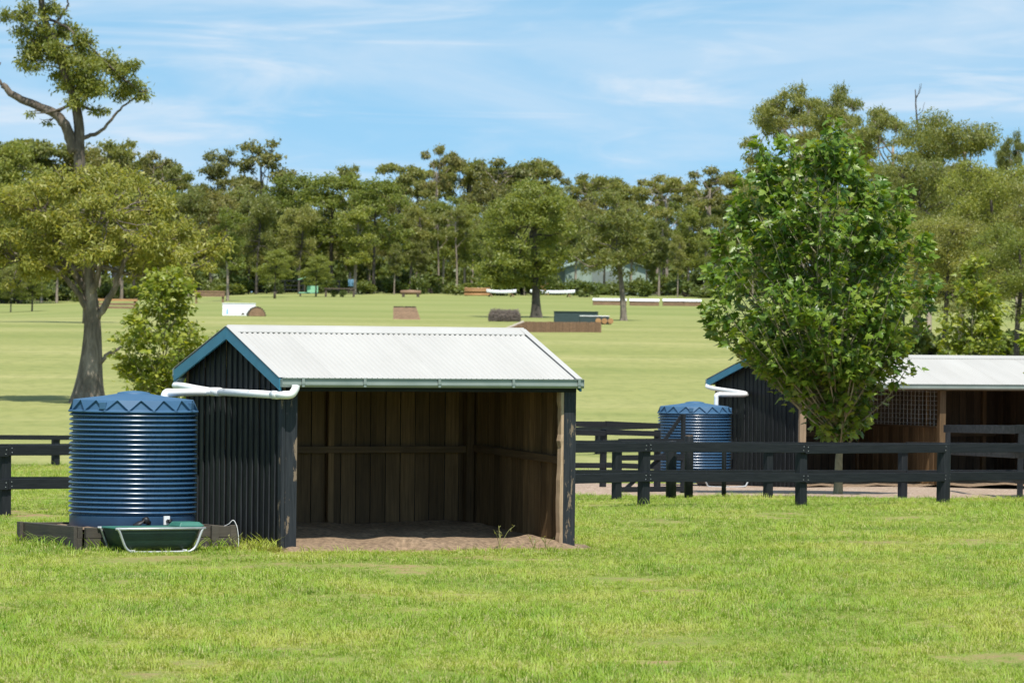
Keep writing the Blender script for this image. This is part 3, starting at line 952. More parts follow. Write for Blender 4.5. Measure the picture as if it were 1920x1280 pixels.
# ------------------------------------------------------------------ fences
def post_mesh(w, d, h, kind='square'):
    mb = MB()
    if kind == 'round':
        mb.tube([(0, 0, -.3), (0, 0, h - .02), (0, 0, h)], [w / 2, w / 2 * .98, w / 2 * .9], 14)
    elif kind == 'half':
        pts = [(-w / 2, .0), (w / 2, .0)]
        poly = [(w / 2 * math.cos(a), -d * math.sin(a)) for a in np.linspace(0, math.pi, 9)] + [(-w / 2, d * .4), (w / 2, d * .4)]
        mb.extrude(poly, 'z', -.3, h)
    else:
        mb.box(-w / 2, w / 2, -d / 2, d / 2, -.3, h)
    return mb
def fence(name, label, pts, rails, pw=.17, ptop=1.03, kinds=None, rail_h=.15, rail_t=.05, group=None, extra=None, seed=0, offs=.0, bolts=False):
    rr = random.Random(seed)
    root = empty(name, (pts[0][0], pts[0][1], GZ(pts[0][0], pts[0][1])))
    tag(root, label, 'fence', group)
    o = root.location.copy()
    for i, (x, y) in enumerate(pts):
        kd = (kinds or {}).get(i, 'square')
        w = pw if kd == 'square' else pw * 1.35
        a = Vector(pts[max(0, i - 1)]); b = Vector(pts[min(len(pts) - 1, i + 1)])
        an = math.atan2(b.y - a.y, b.x - a.x)
        q = post_mesh(w, pw * .75, ptop + rr.uniform(-.015, .02) + (.02 if kd != 'square' else 0), kd).build('post', M['black_post'], root, kd == 'round', .008 if kd == 'square' else .004)
        q.location = Vector((x, y, GZ(x, y))) - o
        q.rotation_euler = (rr.uniform(-.01, .01), rr.uniform(-.01, .01), an)
    for i in range(len(pts) - 1):
        a = Vector(pts[i]); b = Vector(pts[i + 1])
        d = (b - a).normalized(); nrm = Vector((d.y, -d.x))       # towards the camera
        L = (b - a).length
        an = math.atan2(d.y, d.x)
        off = pw * .375 + rail_t / 2 - .006 + offs
        for h in rails:
            za, zb_ = GZ(*a) + h + rr.uniform(-.012, .012), GZ(*b) + h + rr.uniform(-.012, .012)
            mb = MB(); mb.box(.003, L - .003, -rail_t / 2, rail_t / 2, -rail_h / 2, rail_h / 2)
            q = mb.build('rail', M['black_x'], root, bevel=.004)
            s_ = a + nrm * off
            q.location = Vector((s_.x, s_.y, za)) - o
            q.rotation_euler = (rr.uniform(-.02, .02), -math.atan2(zb_ - za, L), an)
            if bolts:
                for bx_, bz_ in ((.05, .035), (.055, -.03), (L - .05, .03), (L - .06, -.035)):
                    bm_ = MB(); bm_.tube([(bx_, -rail_t / 2 - .007, bz_), (bx_, -rail_t / 2 + .002, bz_)], .0065, 8); bm_.build('bolt_head', M['galv'], q)
    return root
def lineA(a): return (-7.54 + a, 79 + .9 * a)
FR_ = [lineA(a) for a in (-2.7, .04, 2.6, 5.0, 7.3, 9.73, 12.457, 15.045, 17.7, 20.4)]
fence('rail_fence', 'black two-rail timber fence on the lawn edge, passing behind the open near shelter', FR_, (.985, .485), kinds={7: 'half'}, seed=4, bolts=True)
def q2(px, d):
    p_ = GP(px, d); return (p_.x, p_.y)
FB = [q2(-150, 80.5), q2(180, 83.5), q2(480, 86.5), q2(800, 90), q2(1156, 93.5), q2(1440, 96), q2(1692, 98), q2(2000, 101)]
fence('rail_fence', 'black two-rail fence along the front edge of the gravel yard, behind another fence', FB, (.96, .46), pw=.15, ptop=.98, seed=6)
FC = [q2(-120, 146), q2(104, 149), q2(330, 152), q2(560, 155), q2(780, 158), q2(950, 161), q2(1122, 165), q2(1290, 169), q2(1450, 173)]
fence('rail_fence', 'black rail fence on the far side of the lane, below the mown paddock hill', FC, (.80, .36), pw=.2, ptop=.86, rail_h=.13, seed=7)
FD = [q2(1776, 112.0), q2(1912, 99), q2(2080, 90)]
fence('rail_fence', 'black three-rail fence running out from the middle post of the second shelter', FD, (1.30, .84, .38), pw=.13, ptop=1.36, rail_h=.16, seed=9)
FE = [q2(1010, 108), q2(1130, 109), q2(1232, 110)]
fence('rail_fence', 'short black fence of close rails ending at the far rainwater tank', FE, (1.30, 1.12, .82, .45), pw=.12, ptop=1.2, rail_h=.11, seed=10)
# loose round gate posts
for px, d, w, h, lab in ((1258, 94.6, .19, 1.02, 'stout round black gate post beside the yard gate'), (1291, 95.2, .16, 1.12, 'round black gate post with bare sawn top by the yard gate'), (1357, 95.8, .085, 1.0, 'thin black post standing in front of the far rainwater tank')):
    p_ = GP(px, d)
    o = empty('gate_post', p_); tag(o, lab, 'post')
    mb = post_mesh(w, w, h, 'round'); mb.build('shaft', M['black_post'], o, True)
    mb = MB(); mb.tube([(0, 0, h), (0, 0, h + .012)], [w * .45, w * .42], 14); mb.build('sawn_top', M['raw'] if px == 1291 else M['black_post'], o)
# yard gate
ga, gb_ = GP(1156, 97.5), GP(1282, 98.5)
gt_ = empty('yard_gate', ga, math.atan2(gb_.y - ga.y, gb_.x - ga.x)); tag(gt_, 'dark timber yard gate with diagonal braces beside the far tank', 'gate')
GL = (gb_ - ga).length
for x, h in ((.03, .82), (GL - .03, 1.52)):
    mb = MB(); mb.box(x - .035, x + .035, -.03, .03, .06, h); mb.build('stile', M['black_post'], gt_, bevel=.004)
for z in (.14, .42, .72, 1.02):
    mb = MB(); mb.box(0, GL - .07, -.05, -.031, z - .05, z + .05); mb.build('gate_rail', M['black_x'], gt_, bevel=.003)
for a, b in (((GL - .45, 1.04), (GL - .05, 1.48)), ((.25, .16), (GL - .15, .98))):
    mb = MB(); mb.bar((a[0], .03, a[1]), (b[0], .03, b[1]), .03, .07); mb.build('brace', M['black_x'], gt_)

# ------------------------------------------------------------------ far shelter
S2 = GP(1500, 116.0)
shed2 = empty('horse_shelter', S2, TH)
tag(shed2, 'long black horse shelter with two bays and wire mesh partition behind the gravel yard', 'shed')
E2, R2, B2 = -.18, 1.72, 3.62
EW2, RW2 = 2.26, 2.84
def roof2(v):
    return EW2 + (RW2 - EW2) * ((v - E2) / (R2 - E2) if v <= R2 else (B2 - v) / (B2 - R2)) + .01 * v
ue2 = make_roof(shed2, -.12, 7.65, E2, R2, B2, roof2, .15)
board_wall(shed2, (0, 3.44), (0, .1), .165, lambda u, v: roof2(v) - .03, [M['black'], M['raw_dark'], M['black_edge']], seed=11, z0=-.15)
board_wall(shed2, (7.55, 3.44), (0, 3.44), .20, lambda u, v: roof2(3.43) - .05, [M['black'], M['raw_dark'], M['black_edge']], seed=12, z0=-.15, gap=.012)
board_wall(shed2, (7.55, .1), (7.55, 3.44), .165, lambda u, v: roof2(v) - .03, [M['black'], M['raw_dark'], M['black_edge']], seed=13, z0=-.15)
for u in (.08, 3.76, 7.48):
    post(shed2, u, .08, .16, .12, roof2(.08) - .05, M['raw'] if u > 1 else M['chewed'])
for u in (.5, 2.0, 3.76, 5.6, 7.2):
    post(shed2, u, 3.37, .10, .10, roof2(3.35) - .06, M['raw'])
h = MB(); h.box(.02, 7.55, .02, .07, roof2(.05) - .20, roof2(.05) - .035); h.build('header_beam', M['raw_x'], shed2)
h = MB(); h.box(.02, 7.5, 3.30, 3.34, 1.05, 1.16); h.build('wall_rail', M['raw_x'], shed2)
board_wall(shed2, (3.74, 3.34), (3.74, .15), .20, lambda u, v: 1.30, [M['raw'], M['raw'], M['raw']], seed=14, z0=-.15, name='partition_board')
h = MB(); h.box(3.68, 3.80, .15, 3.34, 1.302, 1.345); h.build('partition_rail', M['raw_y'], shed2)
wm = MB()
for v in np.arange(.2, 3.34, .15):
    wm.tube([(3.75, v, 1.345), (3.75, v, roof2(v) - .06)], .004, 5)
for w in np.arange(1.40, 2.25, .10):
    wm.tube([(3.756, .15, w), (3.756, 3.34, w)], .004, 5)
tag(wm.build('wire_mesh', M['wire'], shed2), 'galvanised wire mesh above the partition')
gt = MB(); g2w = roof2(E2) + .006; gt.extrude(gutter_profile(E2 + .015, g2w), 'x', -.14, ue2 + .03); gt.build('gutter', M['gutter'], shed2)
gt = MB(); g2b = roof2(B2) + .006; gt.extrude(gutter_profile(B2 - .015, g2b, sgn=1), 'x', -.14, ue2 + .03); gt.build('gutter', M['gutter'], shed2)
def loc2(px, py, D):
    p = P(px, py, D) - S2
    return Vector((p.x * math.cos(TH) + p.y * math.sin(TH), -p.x * math.sin(TH) + p.y * math.cos(TH), p.z))
T2D = 117.0
T2 = GP(1301, T2D); T2.z = GZ(T2.x, T2D)
a = Vector((-.12, B2 + .02, g2b - .12))
dpx = loc2(1343, 752, 117.2)
pth = smooth_path([(.02, B2 + .06, g2b - .06), a, a + Vector((-.04, -.25, -.06)), Vector((-.13, 2.25, g2b - .26)), Vector((-.16, 2.0, g2b - .30)), Vector((dpx.x + .25, dpx.y + .02, g2b - .30)), Vector((dpx.x + .02, dpx.y, g2b - .31)), Vector((dpx.x, dpx.y, g2b - .42)), Vector((dpx.x, dpx.y, g2b - .70))], 5)
mb = MB(); mb.tube(pth, .05, 12); mb.build('downpipe', M['pvc'], shed2, True)
h = MB(); fx = [(0, 0, 0)]
t2 = make_tank('rainwater_tank', T2, .795, .12, 1.60, 'blue ribbed rainwater tank at the gravel yard, half hidden behind fence rails', rot=.3)
# gravel-side sand floor of the far shelter
n = 16; fm = MB()
for j in range(n):
    for i in range(n):
        fm.v.append((.05 + 7.4 * i / (n - 1), .0 + 3.40 * j / (n - 1), .03 + .03 * math.sin(i * 1.9 + j * 1.3) + .10 * j / n))
for j in range(n - 1):
    for i in range(n - 1):
        fm.face((j * n + i, j * n + i + 1, j * n + n + i + 1, j * n + n + i))
f2 = fm.build('sand_floor', M['sand'], None, True, loc=S2); f2.rotation_euler = (0, 0, TH); tag(f2, kind='structure')
# low galvanised trough by the far tank
p_ = GP(1350, 113.5)
tr2 = empty('water_trough', p_, TH); tag(tr2, 'small black trough in a bent pipe frame on the gravel by the far tank', 'trough')
mb = MB(); mb.hexa([(-.45, -.2, .05), (.45, -.2, .05), (.45, .2, .05), (-.45, .2, .05), (-.55, -.25, .26), (.55, -.25, .26), (.55, .25, .26), (-.55, .25, .26)]); mb.build('basin', M['dark'], tr2, bevel=.02)
mb = MB(); mb.tube(smooth_path([(-.58, -.27, .26), (-.5, -.27, .08), (-.38, -.27, .02), (.38, -.27, .02), (.5, -.27, .08), (.58, -.27, .26)], 5), .018, 8); mb.build('frame', M['galv'], tr2, True)

# ------------------------------------------------------------------ foliage helpers
def frames(rs, n, dirv, nrmv):
    d = dirv / np.linalg.norm(dirv, axis=1, keepdims=True)
    s = np.cross(d, nrmv); s /= (np.linalg.norm(s, axis=1, keepdims=True) + 1e-9)
    nn = np.cross(s, d)
    return np.stack([s, d, nn], 2)        # columns
def scatter_mesh(name, tv, tf, Rm, Sc, Pos, mat):
    tv = np.asarray(tv, float); tf = np.asarray(tf, int)
    V = np.einsum('nij,kj->nki', Rm, tv) * Sc[:, None, None] + Pos[:, None, :]
    n = len(Pos)
    Fc = (tf[None] + (np.arange(n) * len(tv))[:, None, None]).reshape(-1, tf.shape[1])
    return npmesh(name, V.reshape(-1, 3), Fc, mat)
LEAF_V = [(0, 0, 0), (.17, .45, .05), (0, 1.0, -.03), (-.17, .45, .05)]
LEAF_F = [(0, 1, 2, 3)]
CLUMP_V = [(0, 0, 0), (.30, .42, .08), (.06, 1.0, -.05), (-.26, .50, .06)]
def gum_leaves(rs, clusters, per, size, droop=.8):
    """clusters: rows (x,y,z,rx,rz); returns matrices for leaf quads hanging through each cluster"""
    C = np.asarray(clusters, float)
    vol = C[:, 3] ** 2 * C[:, 4]
    cnt = np.maximum(12, (per * (vol / vol.mean()) ** .75)).astype(int)
    idx = np.repeat(np.arange(len(C)), cnt)
    n = len(idx)
    # leaves sit in many small sprays inside a cluster
    ns = 14
    g = rs.normal(size=(len(C), ns, 3)); g /= np.linalg.norm(g, axis=2, keepdims=True)
    g *= rs.uniform(.25, 1.0, size=(len(C), ns, 1)) ** .5
    g[:, :, 2] = np.where(g[:, :, 2] < 0, g[:, :, 2] * .7, g[:, :, 2])
    sub = g[idx, rs.randint(0, ns, n)]
    q = sub + rs.normal(size=(n, 3)) * .27
    pos = C[idx, :3] + q * np.stack([C[idx, 3], C[idx, 3], C[idx, 4]], 1)
    d = rs.normal(size=(n, 3)); d[:, 2] -= droop * .8
    nr = rs.normal(size=(n, 3)) * .75 + np.array([.12, -.50, .95])
    return frames(rs, n, d, nr), size * rs.uniform(.6, 1.3, n), pos
def limb(mb, pts, r0, r1, n=7, seg=5, wig=0.0, rr=None):
    p = smooth_path(pts, seg)
    k = len(p)
    if wig and rr:
        p = [q + Vector((rr.uniform(-wig, wig), rr.uniform(-wig, wig), rr.uniform(-wig, wig))) * (0 < i < k - 1) for i, q in enumerate(p)]
    mb.tube(p, [r0 + (r1 - r0) * (i / (k - 1)) ** .8 for i in range(k)], n)
    return p
def grow(mb, rr, trunk, tr0, tr1, clusters, nprim=7, wig=.06, flare=1.6, thin=.045, nside=9):
    """trunk: list of points; limbs reach each cluster by way of a few shared main limbs"""
    tp = smooth_path(trunk, 6)
    k = len(tp)
    H = trunk[-1][2] - trunk[0][2]
    rad = []
    for i, p in enumerate(tp):
        t = i / (k - 1)
        r = tr0 + (tr1 - tr0) * t
        hh = (p.z - tp[0].z)
        r *= 1 + (flare - 1) * math.exp(-hh / (tr0 * 2.2))
        rad.append(r)
    ph = rr.uniform(0, 6)
    mb.tube(tp, rad, nside + 3, squash=lambda i, an: 1 + (.10 * math.sin(3 * an + ph) + .06 * math.sin(5 * an + ph)) * math.exp(-i / 4.0))
    cl = [Vector(c[:3]) for c in clusters]
    ends = rr.sample(cl, min(nprim, len(cl)))
    prim = []
    top = tp[-1]
    for e in ends:
        i = int(k * rr.uniform(.55, .98)); i = min(max(i, 1), k - 1)
        s_ = tp[i]
        e2 = s_ + (e - s_) * .8
        mid = s_ + (e2 - s_) * .5 + Vector((rr.uniform(-.1, .1), rr.uniform(-.1, .1), rr.uniform(-.12, .18))) * (e2 - s_).length
        r0 = rad[i] * rr.uniform(.42, .62)
        prim.append((limb(mb, [s_, mid, e2], r0, r0 * .35, 7, 5, wig, rr), r0))
    prim.append((tp[k // 2:], tr1 * 1.3))
    for c in cl:
        best, bd = None, 1e9
        for (pp, r0) in prim:
            for j in range(len(pp)):
                q = pp[j]
                d = (c - q).length + max(0, q.z - c.z) * .8
                if d < bd and j > 0:
                    bd, best = d, (q, r0 * (1 - .65 * j / len(pp)))
        q, r_ = best
        if (c - q).length < .05: continue
        mid = q + (c - q) * .5 + Vector((rr.uniform(-.14, .14), rr.uniform(-.14, .14), rr.uniform(-.10, .16))) * (c - q).length
        r_ = max(thin, min(r_ * .7, thin * 3))
        limb(mb, [q, mid, c], r_, thin * .45, 5, 4, wig, rr)
        for _ in range(3):
            e = c + Vector((rr.uniform(-1, 1), rr.uniform(-1, 1), rr.uniform(-.2, .9))) * (.7 * clusters[0][3])
            limb(mb, [c + (q - c) * .25, (c + e) / 2 + Vector((0, 0, .05)), e], thin * .6, thin * .2, 4, 2)
def gum_tree(name, base, trunk, tr0, tr1, clusters, per, size, leaf, bark, seed, label, cat='tree', group=None, nprim=7, wig=.05, flare=1.6, thin=.045, extra=None, droop=.8):
    """everything in coordinates local to the base point"""
    rr = random.Random(seed); rs_ = np.random.RandomState(seed)
    mb = MB(); grow(mb, rr, trunk, tr0, tr1, clusters, nprim, wig, flare, thin)
    if extra:
        for (pts, r0, r1) in extra:
            limb(mb, pts, r0, r1, 8, 6, wig, rr)
    root = empty(name, base)
    if label: tag(root, label, cat, group)
    mb.build('trunk', bark, root, True)
    Rm, Sc, Po = gum_leaves(rs_, clusters, per, size, droop)
    ob('crown', scatter_mesh('crown', LEAF_V if size < .34 else CLUMP_V, LEAF_F, Rm, Sc, Po, leaf), root)
    return root
def env_clusters(rr, D, base, table, n, rpx, depth=.85, flat=.6, jit=.25):
    """cluster centres inside an outline read off as (y, left, right) rows, turned about its own axis"""
    ys = [t[0] for t in table]
    out = []
    s = D / F
    wsum = [(b[0] - a[0]) * ((a[2] - a[1]) + (b[2] - b[1])) / 2 for a, b in zip(table[:-1], table[1:])]
    tries = 0
    while len(out) < n and tries < n * 60:
        tries += 1
        k = rr.choices(range(len(wsum)), wsum)[0]
        t = rr.random()
        y = table[k][0] + t * (table[k + 1][0] - table[k][0])
        l = table[k][1] + t * (table[k + 1][1] - table[k][1]); r = table[k][2] + t * (table[k + 1][2] - table[k][2])
        c, h = (l + r) / 2, (r - l) / 2
        rp = rpx * rr.uniform(1 - jit, 1 + jit)
        an, rad = rr.uniform(0, 2 * math.pi), math.sqrt(rr.random())
        hx = max(h - rp * .8, 2)
        x = c + hx * rad * math.cos(an)
        dy = hx * rad * math.sin(an) * depth * s
        w = P(x, y + rp * .4, D) - base
        p_ = (w.x, dy, w.z, rp * s, rp * s * flat)
        if all((Vector(p_[:3]) - Vector(q[:3])).length > (p_[3] + q[3]) * .42 for q in out):
            out.append(p_)
    return out

# ------------------------------------------------------------------ the large gum on the left
D1 = 200.0
B1 = GP(163, D1)
def rel(px, py, D, B, dy=0.0):
    w = P(px, py, D) - B
    return Vector((w.x, dy, w.z))
rr = random.Random(21)
tab = [(312, 110, 240), (335, -10, 330), (370, -60, 385), (415, -75, 400), (455, -70, 425), (485, -45, 410), (505, -20, 340)]
cl = env_clusters(rr, D1, B1, tab, 112, 25, .9, .6, .35)
cl += [tuple(rel(x, y, D1, B1, dy)) + (r_ * .02, r_ * .013) for (x, y, r_, dy) in ((-20, 520, 20, .3), (20, 535, 16, -.5), (350, 525, 18, .2), (330, 470, 22, -1), (405, 470, 26, .3), (385, 500, 20, -.2), (418, 455, 18, .1), (10, 430, 30, 0), (-10, 470, 26, .4), (225, 440, 26, -1.5), (120, 410, 30, -2), (60, 450, 26, -1.5), (300, 400, 30, -1.8), (190, 380, 30, -2.2), (150, 345, 30, -1.6), (175, 425, 26, -2.6), (135, 470, 22, -2.4), (205, 470, 22, -2.2), (165, 330, 28, -1.0), (110, 360, 28, -1.6), (230, 350, 28, -1.6))]
gum = gum_tree('gum_tree', B1, [(0, 0, -.3), rel(166, 730, D1, B1), rel(172, 660, D1, B1), rel(173, 600, D1, B1), rel(166, 520, D1, B1, .1), rel(163, 440, D1, B1, .2), rel(168, 380, D1, B1, .1)],
               .47, .13, cl, 300, .20, M['gum_bright'], M['bark'], 22, 'spreading gum tree with flared grey trunk and several rising limbs behind the near tank', nprim=11, flare=1.9, thin=.028,
               extra=[([rel(172, 590, D1, B1), rel(140, 540, D1, B1, -.3), rel(100, 500, D1, B1, -.6), rel(30, 475, D1, B1, -.8)], .16, .04),
                      ([rel(180, 600, D1, B1), rel(215, 540, D1, B1, -.2), rel(240, 480, D1, B1, -.4), rel(310, 430, D1, B1, -.5)], .17, .05),
                      ([rel(170, 560, D1, B1), rel(195, 480, D1, B1, -.5), rel(205, 400, D1, B1, -.6)], .15, .05),
                      ([rel(178, 690, D1, B1), rel(200, 668, D1, B1, -.1), rel(228, 650, D1, B1, -.2)], .11, .05),
                      ([rel(160, 545, D1, B1), rel(120, 470, D1, B1, .4), rel(85, 400, D1, B1, .5)], .13, .04)])
# ------------------------------------------------------------------ the tall gum behind it
D2 = 340.0
B2_ = GP(170, D2)
rr = random.Random(31)
cs = []
for (x, y, r_) in ((60, 30, 26), (22, 32, 20), (100, 18, 22), (60, 75, 26), (38, 62, 18), (95, 95, 34), (60, 120, 26), (130, 108, 34), (165, 125, 36), (195, 110, 26), (215, 135, 28), (245, 130, 20), (255, 165, 26), (270, 180, 14),
                   (150, 160, 34), (120, 150, 30), (185, 165, 30), (150, 190, 22), (225, 175, 20), (195, 210, 12), (85, 55, 20), (150, 70, 20), (165, 85, 22), (105, 60, 20), (60, 215, 8), (75, -20, 24), (40, -15, 18), (110, -40, 24), (85, 230, 8), (125, 50, 18), (60, 100, 20), (180, 210, 12)):
    w = rel(x, y, D2, B2_, rr.uniform(-1.6, 1.6))
    cs.append((w.x, w.y, w.z, r_ * .034, r_ * .034 * .72))
gum_tree('gum_tree', B2_, [(0, 0, -.3), rel(164, 480, D2, B2_), rel(149, 300, D2, B2_), rel(148, 235, D2, B2_), rel(135, 170, D2, B2_), rel(105, 90, D2, B2_), rel(82, 30, D2, B2_), rel(74, -40, D2, B2_)],
         .44, .18, cs, 620, .30, M['gum_bright'], M['bark_mid'], 32, 'very tall gum tree with bare grey trunk and open crown rising above the forest', nprim=7, flare=1.3, thin=.05,
         extra=[([rel(140, 285, D2, B2_), rel(122, 235, D2, B2_, -.2), rel(95, 208, D2, B2_, -.3), rel(40, 188, D2, B2_, -.3), rel(5, 160, D2, B2_, -.3)], .42, .20), ([rel(150, 260, D2, B2_), rel(190, 245, D2, B2_), rel(225, 205, D2, B2_), rel(258, 178, D2, B2_)], .16, .04),
                ([rel(5, 160, D2, B2_, -.3), rel(-5, 140, D2, B2_, -.3), rel(2, 118, D2, B2_, -.3)], .12, .04), ([rel(100, 48, D2, B2_), rel(115, 30, D2, B2_), rel(128, 8, D2, B2_), rel(124, -20, D2, B2_)], .10, .05)])
# ------------------------------------------------------------------ two paddock gums
D3 = 400.0
B3 = GP(1006, D3)
rr = random.Random(41)
tab = [(338, 955, 1030), (352, 925, 1065), (380, 890, 1090), (420, 872, 1095), (460, 868, 1092), (500, 875, 1075), (528, 905, 1050)]
cl = env_clusters(rr, D3, B3, tab, 62, 22, .9, .6)
gum_tree('gum_tree', B3, [(0, 0, -.3), rel(1005, 560, D3, B3), rel(1004, 500, D3, B3), rel(1002, 430, D3, B3), rel(1005, 380, D3, B3)], .34, .14, cl, 380, .29, M['gum_green'], M['bark_dark'], 42,
         'round-crowned dense gum tree standing alone on the paddock beside the brush jump', nprim=9, flare=1.7, thin=.05)
D4 = 385.0
B4 = GP(1169, D4)
rr = random.Random(51)
tab = [(345, 1120, 1185), (370, 1090, 1210), (410, 1068, 1222), (450, 1058, 1226), (480, 1066, 1220), (505, 1095, 1195)]
cl = env_clusters(rr, D4, B4, tab, 46, 19, .9, .6)
gum_tree('gum_tree', B4, [(0, 0, -.3), rel(1168, 570, D4, B4), rel(1163, 510, D4, B4), rel(1158, 440, D4, B4), rel(1160, 390, D4, B4)], .24, .10, cl, 240, .27, M['gum_leaf'], M['bark'], 52,
         'slim gum tree with brownish open crown on the paddock beside the barrel jump', nprim=8, flare=1.5, thin=.05,
         extra=[([rel(1158, 470, D4, B4), rel(1110, 500, D4, B4, -1), rel(1075, 480, D4, B4, -1.2)], .08, .03), ([rel(1162, 500, D4, B4), rel(1200, 480, D4, B4), rel(1218, 470, D4, B4)], .08, .03)])

# ------------------------------------------------------------------ forest of gums: a few kinds, copied
def rand_clusters(rr, kind, H):
    out = []
    if kind == 'umbrella':
        n = rr.randint(13, 17)
        for i in range(n):
            a, r_ = rr.uniform(0, 6.28), math.sqrt(rr.random()) * .25 * H
            z = H * (.97 - .10 * (r_ / (.25 * H)) ** 2) - rr.choice((0, 0, 0, .12, .25)) * H * rr.uniform(.6, 1)
            k = rr.uniform(.05, .085) * H
            out.append((r_ * math.cos(a), r_ * math.sin(a), z - k * .4, k, k * .42))
    elif kind == 'dome':
        n = 64
        for i in range(n):
            a, r_ = rr.uniform(0, 6.28), math.sqrt(rr.random())
            t = rr.random() ** .8
            z = H * (.33 + .63 * t)
            w = .30 * H * math.sqrt(max(.05, 1 - ((t - .42) / .66) ** 2))
            k = rr.uniform(.06, .09) * H
            out.append((r_ * w * math.cos(a), r_ * w * math.sin(a), z - k * .3, k, k * .62))
    elif kind == 'tall':
        n = 34
        for i in range(n):
            a, r_ = rr.uniform(0, 6.28), math.sqrt(rr.random())
            t = rr.random()
            z = H * (.36 + .60 * t)
            w = .17 * H * (1.05 - .5 * abs(t - .5))
            k = rr.uniform(.05, .08) * H
            out.append((r_ * w * math.cos(a), r_ * w * math.sin(a), z, k, k * .6))
    else:                                    # open layered crown
        n = 20
        for i in range(n):
            a, t = rr.uniform(0, 6.28), i / n
            z = H * (.5 + .46 * t)
            w = .24 * H * (1.15 - .8 * t) * rr.uniform(.5, 1)
            k = rr.uniform(.05, .08) * H
            out.append((w * math.cos(a), w * math.sin(a), z, k, k * .42))
    return out
KINDS = [('umbrella', 'gum_leaf', 'bark_far'), ('dome', 'gum_green', 'bark_dark'), ('tall', 'gum_leaf', 'bark_far'), ('dome', 'gum_leaf', 'bark_dark'), ('umbrella', 'gum_dark', 'bark_far'), ('layer', 'gum_dark', 'bark_dark'), ('tall', 'gum_green', 'bark_far'), ('umbrella', 'gum_leaf', 'bark_dark'), ('dome', 'gum_dark', 'bark_far')]
KLAB = {'umbrella': 'umbrella-topped gum tree with long bare stem in the far forest', 'dome': 'broad dense gum tree with deep rounded crown in the far forest', 'tall': 'narrow tall gum tree with high leafy head in the far forest', 'layer': 'dark gum tree with open flat layers of foliage in the far forest'}
PROT = []
for i, (kd, lf, bk) in enumerate(KINDS):
    rr = random.Random(100 + i); rs_ = np.random.RandomState(100 + i)
    H = 13.0
    cl = rand_clusters(rr, kd, H)
    mb = MB()
    lean = (rr.uniform(-.05, .05) * H, rr.uniform(-.05, .05) * H)
    grow(mb, rr, [(0, 0, -.5), (lean[0] * .2, lean[1] * .2, H * .3), (lean[0] * .7, lean[1], H * .55), (lean[0], lean[1], H * .8)], .20, .09, cl, 7, .08, 1.3, .05, 6)
    tme = mb.mesh('trunk', M[bk], True)
    Rm, Sc, Po = gum_leaves(rs_, cl, {'umbrella': 400, 'dome': 190, 'tall': 250, 'layer': 300}[kd], .285)
    cme = scatter_mesh('crown', CLUMP_V, LEAF_F, Rm, Sc, Po, M[lf])
    PROT.append((kd, tme, cme, H))
FINE = {}
for i, n_ in ((0, 560), (2, 600), (3, 430), (1, 430)):
    kd, lf, bk = KINDS[i]
    cl = rand_clusters(random.Random(140 + i), kd, 13.0)
    if kd == 'umbrella':
        r4 = random.Random(9)
        cl = [(c[0] + r4.uniform(-.7, .7), c[1] + r4.uniform(-.7, .7), c[2] + r4.uniform(-.9, .35), c[3] * r4.uniform(.6, .95), c[4] * r4.uniform(.6, 1.1)) for c in cl for _ in range(2)]
    rr = random.Random(150 + i); mb = MB()
    grow(mb, rr, [(0, 0, -.5), (.1, 0, 4.0), (.3, .1, 7.2), (.2, -.1, 10.4)], .22, .09, cl, 9, .08, 1.4, .04, 8)
    Rm, Sc, Po = gum_leaves(np.random.RandomState(160 + i), cl, n_, .21)
    FINE[i] = (kd, mb.mesh('trunk', M[bk], True), scatter_mesh('crown', LEAF_V, LEAF_F, Rm, Sc, Po, M[lf]), 13.0)
def plant(i, base, H, rz, wide=1.0, label=None, group=None, name='gum_tree', fine=False):
    kd, tme, cme, H0 = FINE[{0: 0, 4: 0, 7: 0, 2: 2, 6: 2, 3: 3, 8: 3, 1: 1}[i]] if fine else PROT[i]
    r_ = empty(name, base, rz)
    tag(r_, label or KLAB[kd], 'tree', group or 'gum trees of the far forest')
    s = H / H0
    for nm, me in (('trunk', tme), ('crown', cme)):
        o = bpy.data.objects.new(nm, me); COL.objects.link(o); o.parent = r_
        o.scale = (s * wide, s * wide, s)
    return r_
SKY_T = [(-150, 285), (0, 262), (60, 250), (130, 265), (215, 252), (260, 275), (300, 280), (345, 315), (400, 335), (470, 318), (560, 315), (640, 308), (720, 305), (770, 325), (840, 300), (905, 290), (1000, 292), (1040, 312), (1080, 325), (1120, 322), (1170, 340), (1215, 330), (1250, 322), (1330, 305), (1380, 312), (1440, 300), (1520, 290), (1700, 290), (2100, 300)]
def skyl(px):
    return float(np.interp(px, [a for a, b in SKY_T], [b for a, b in SKY_T]))
rr = random.Random(77)
def top_height(px, ytop, D):
    b = GP(px, D)
    return b, (P(px, ytop, D) - b).z
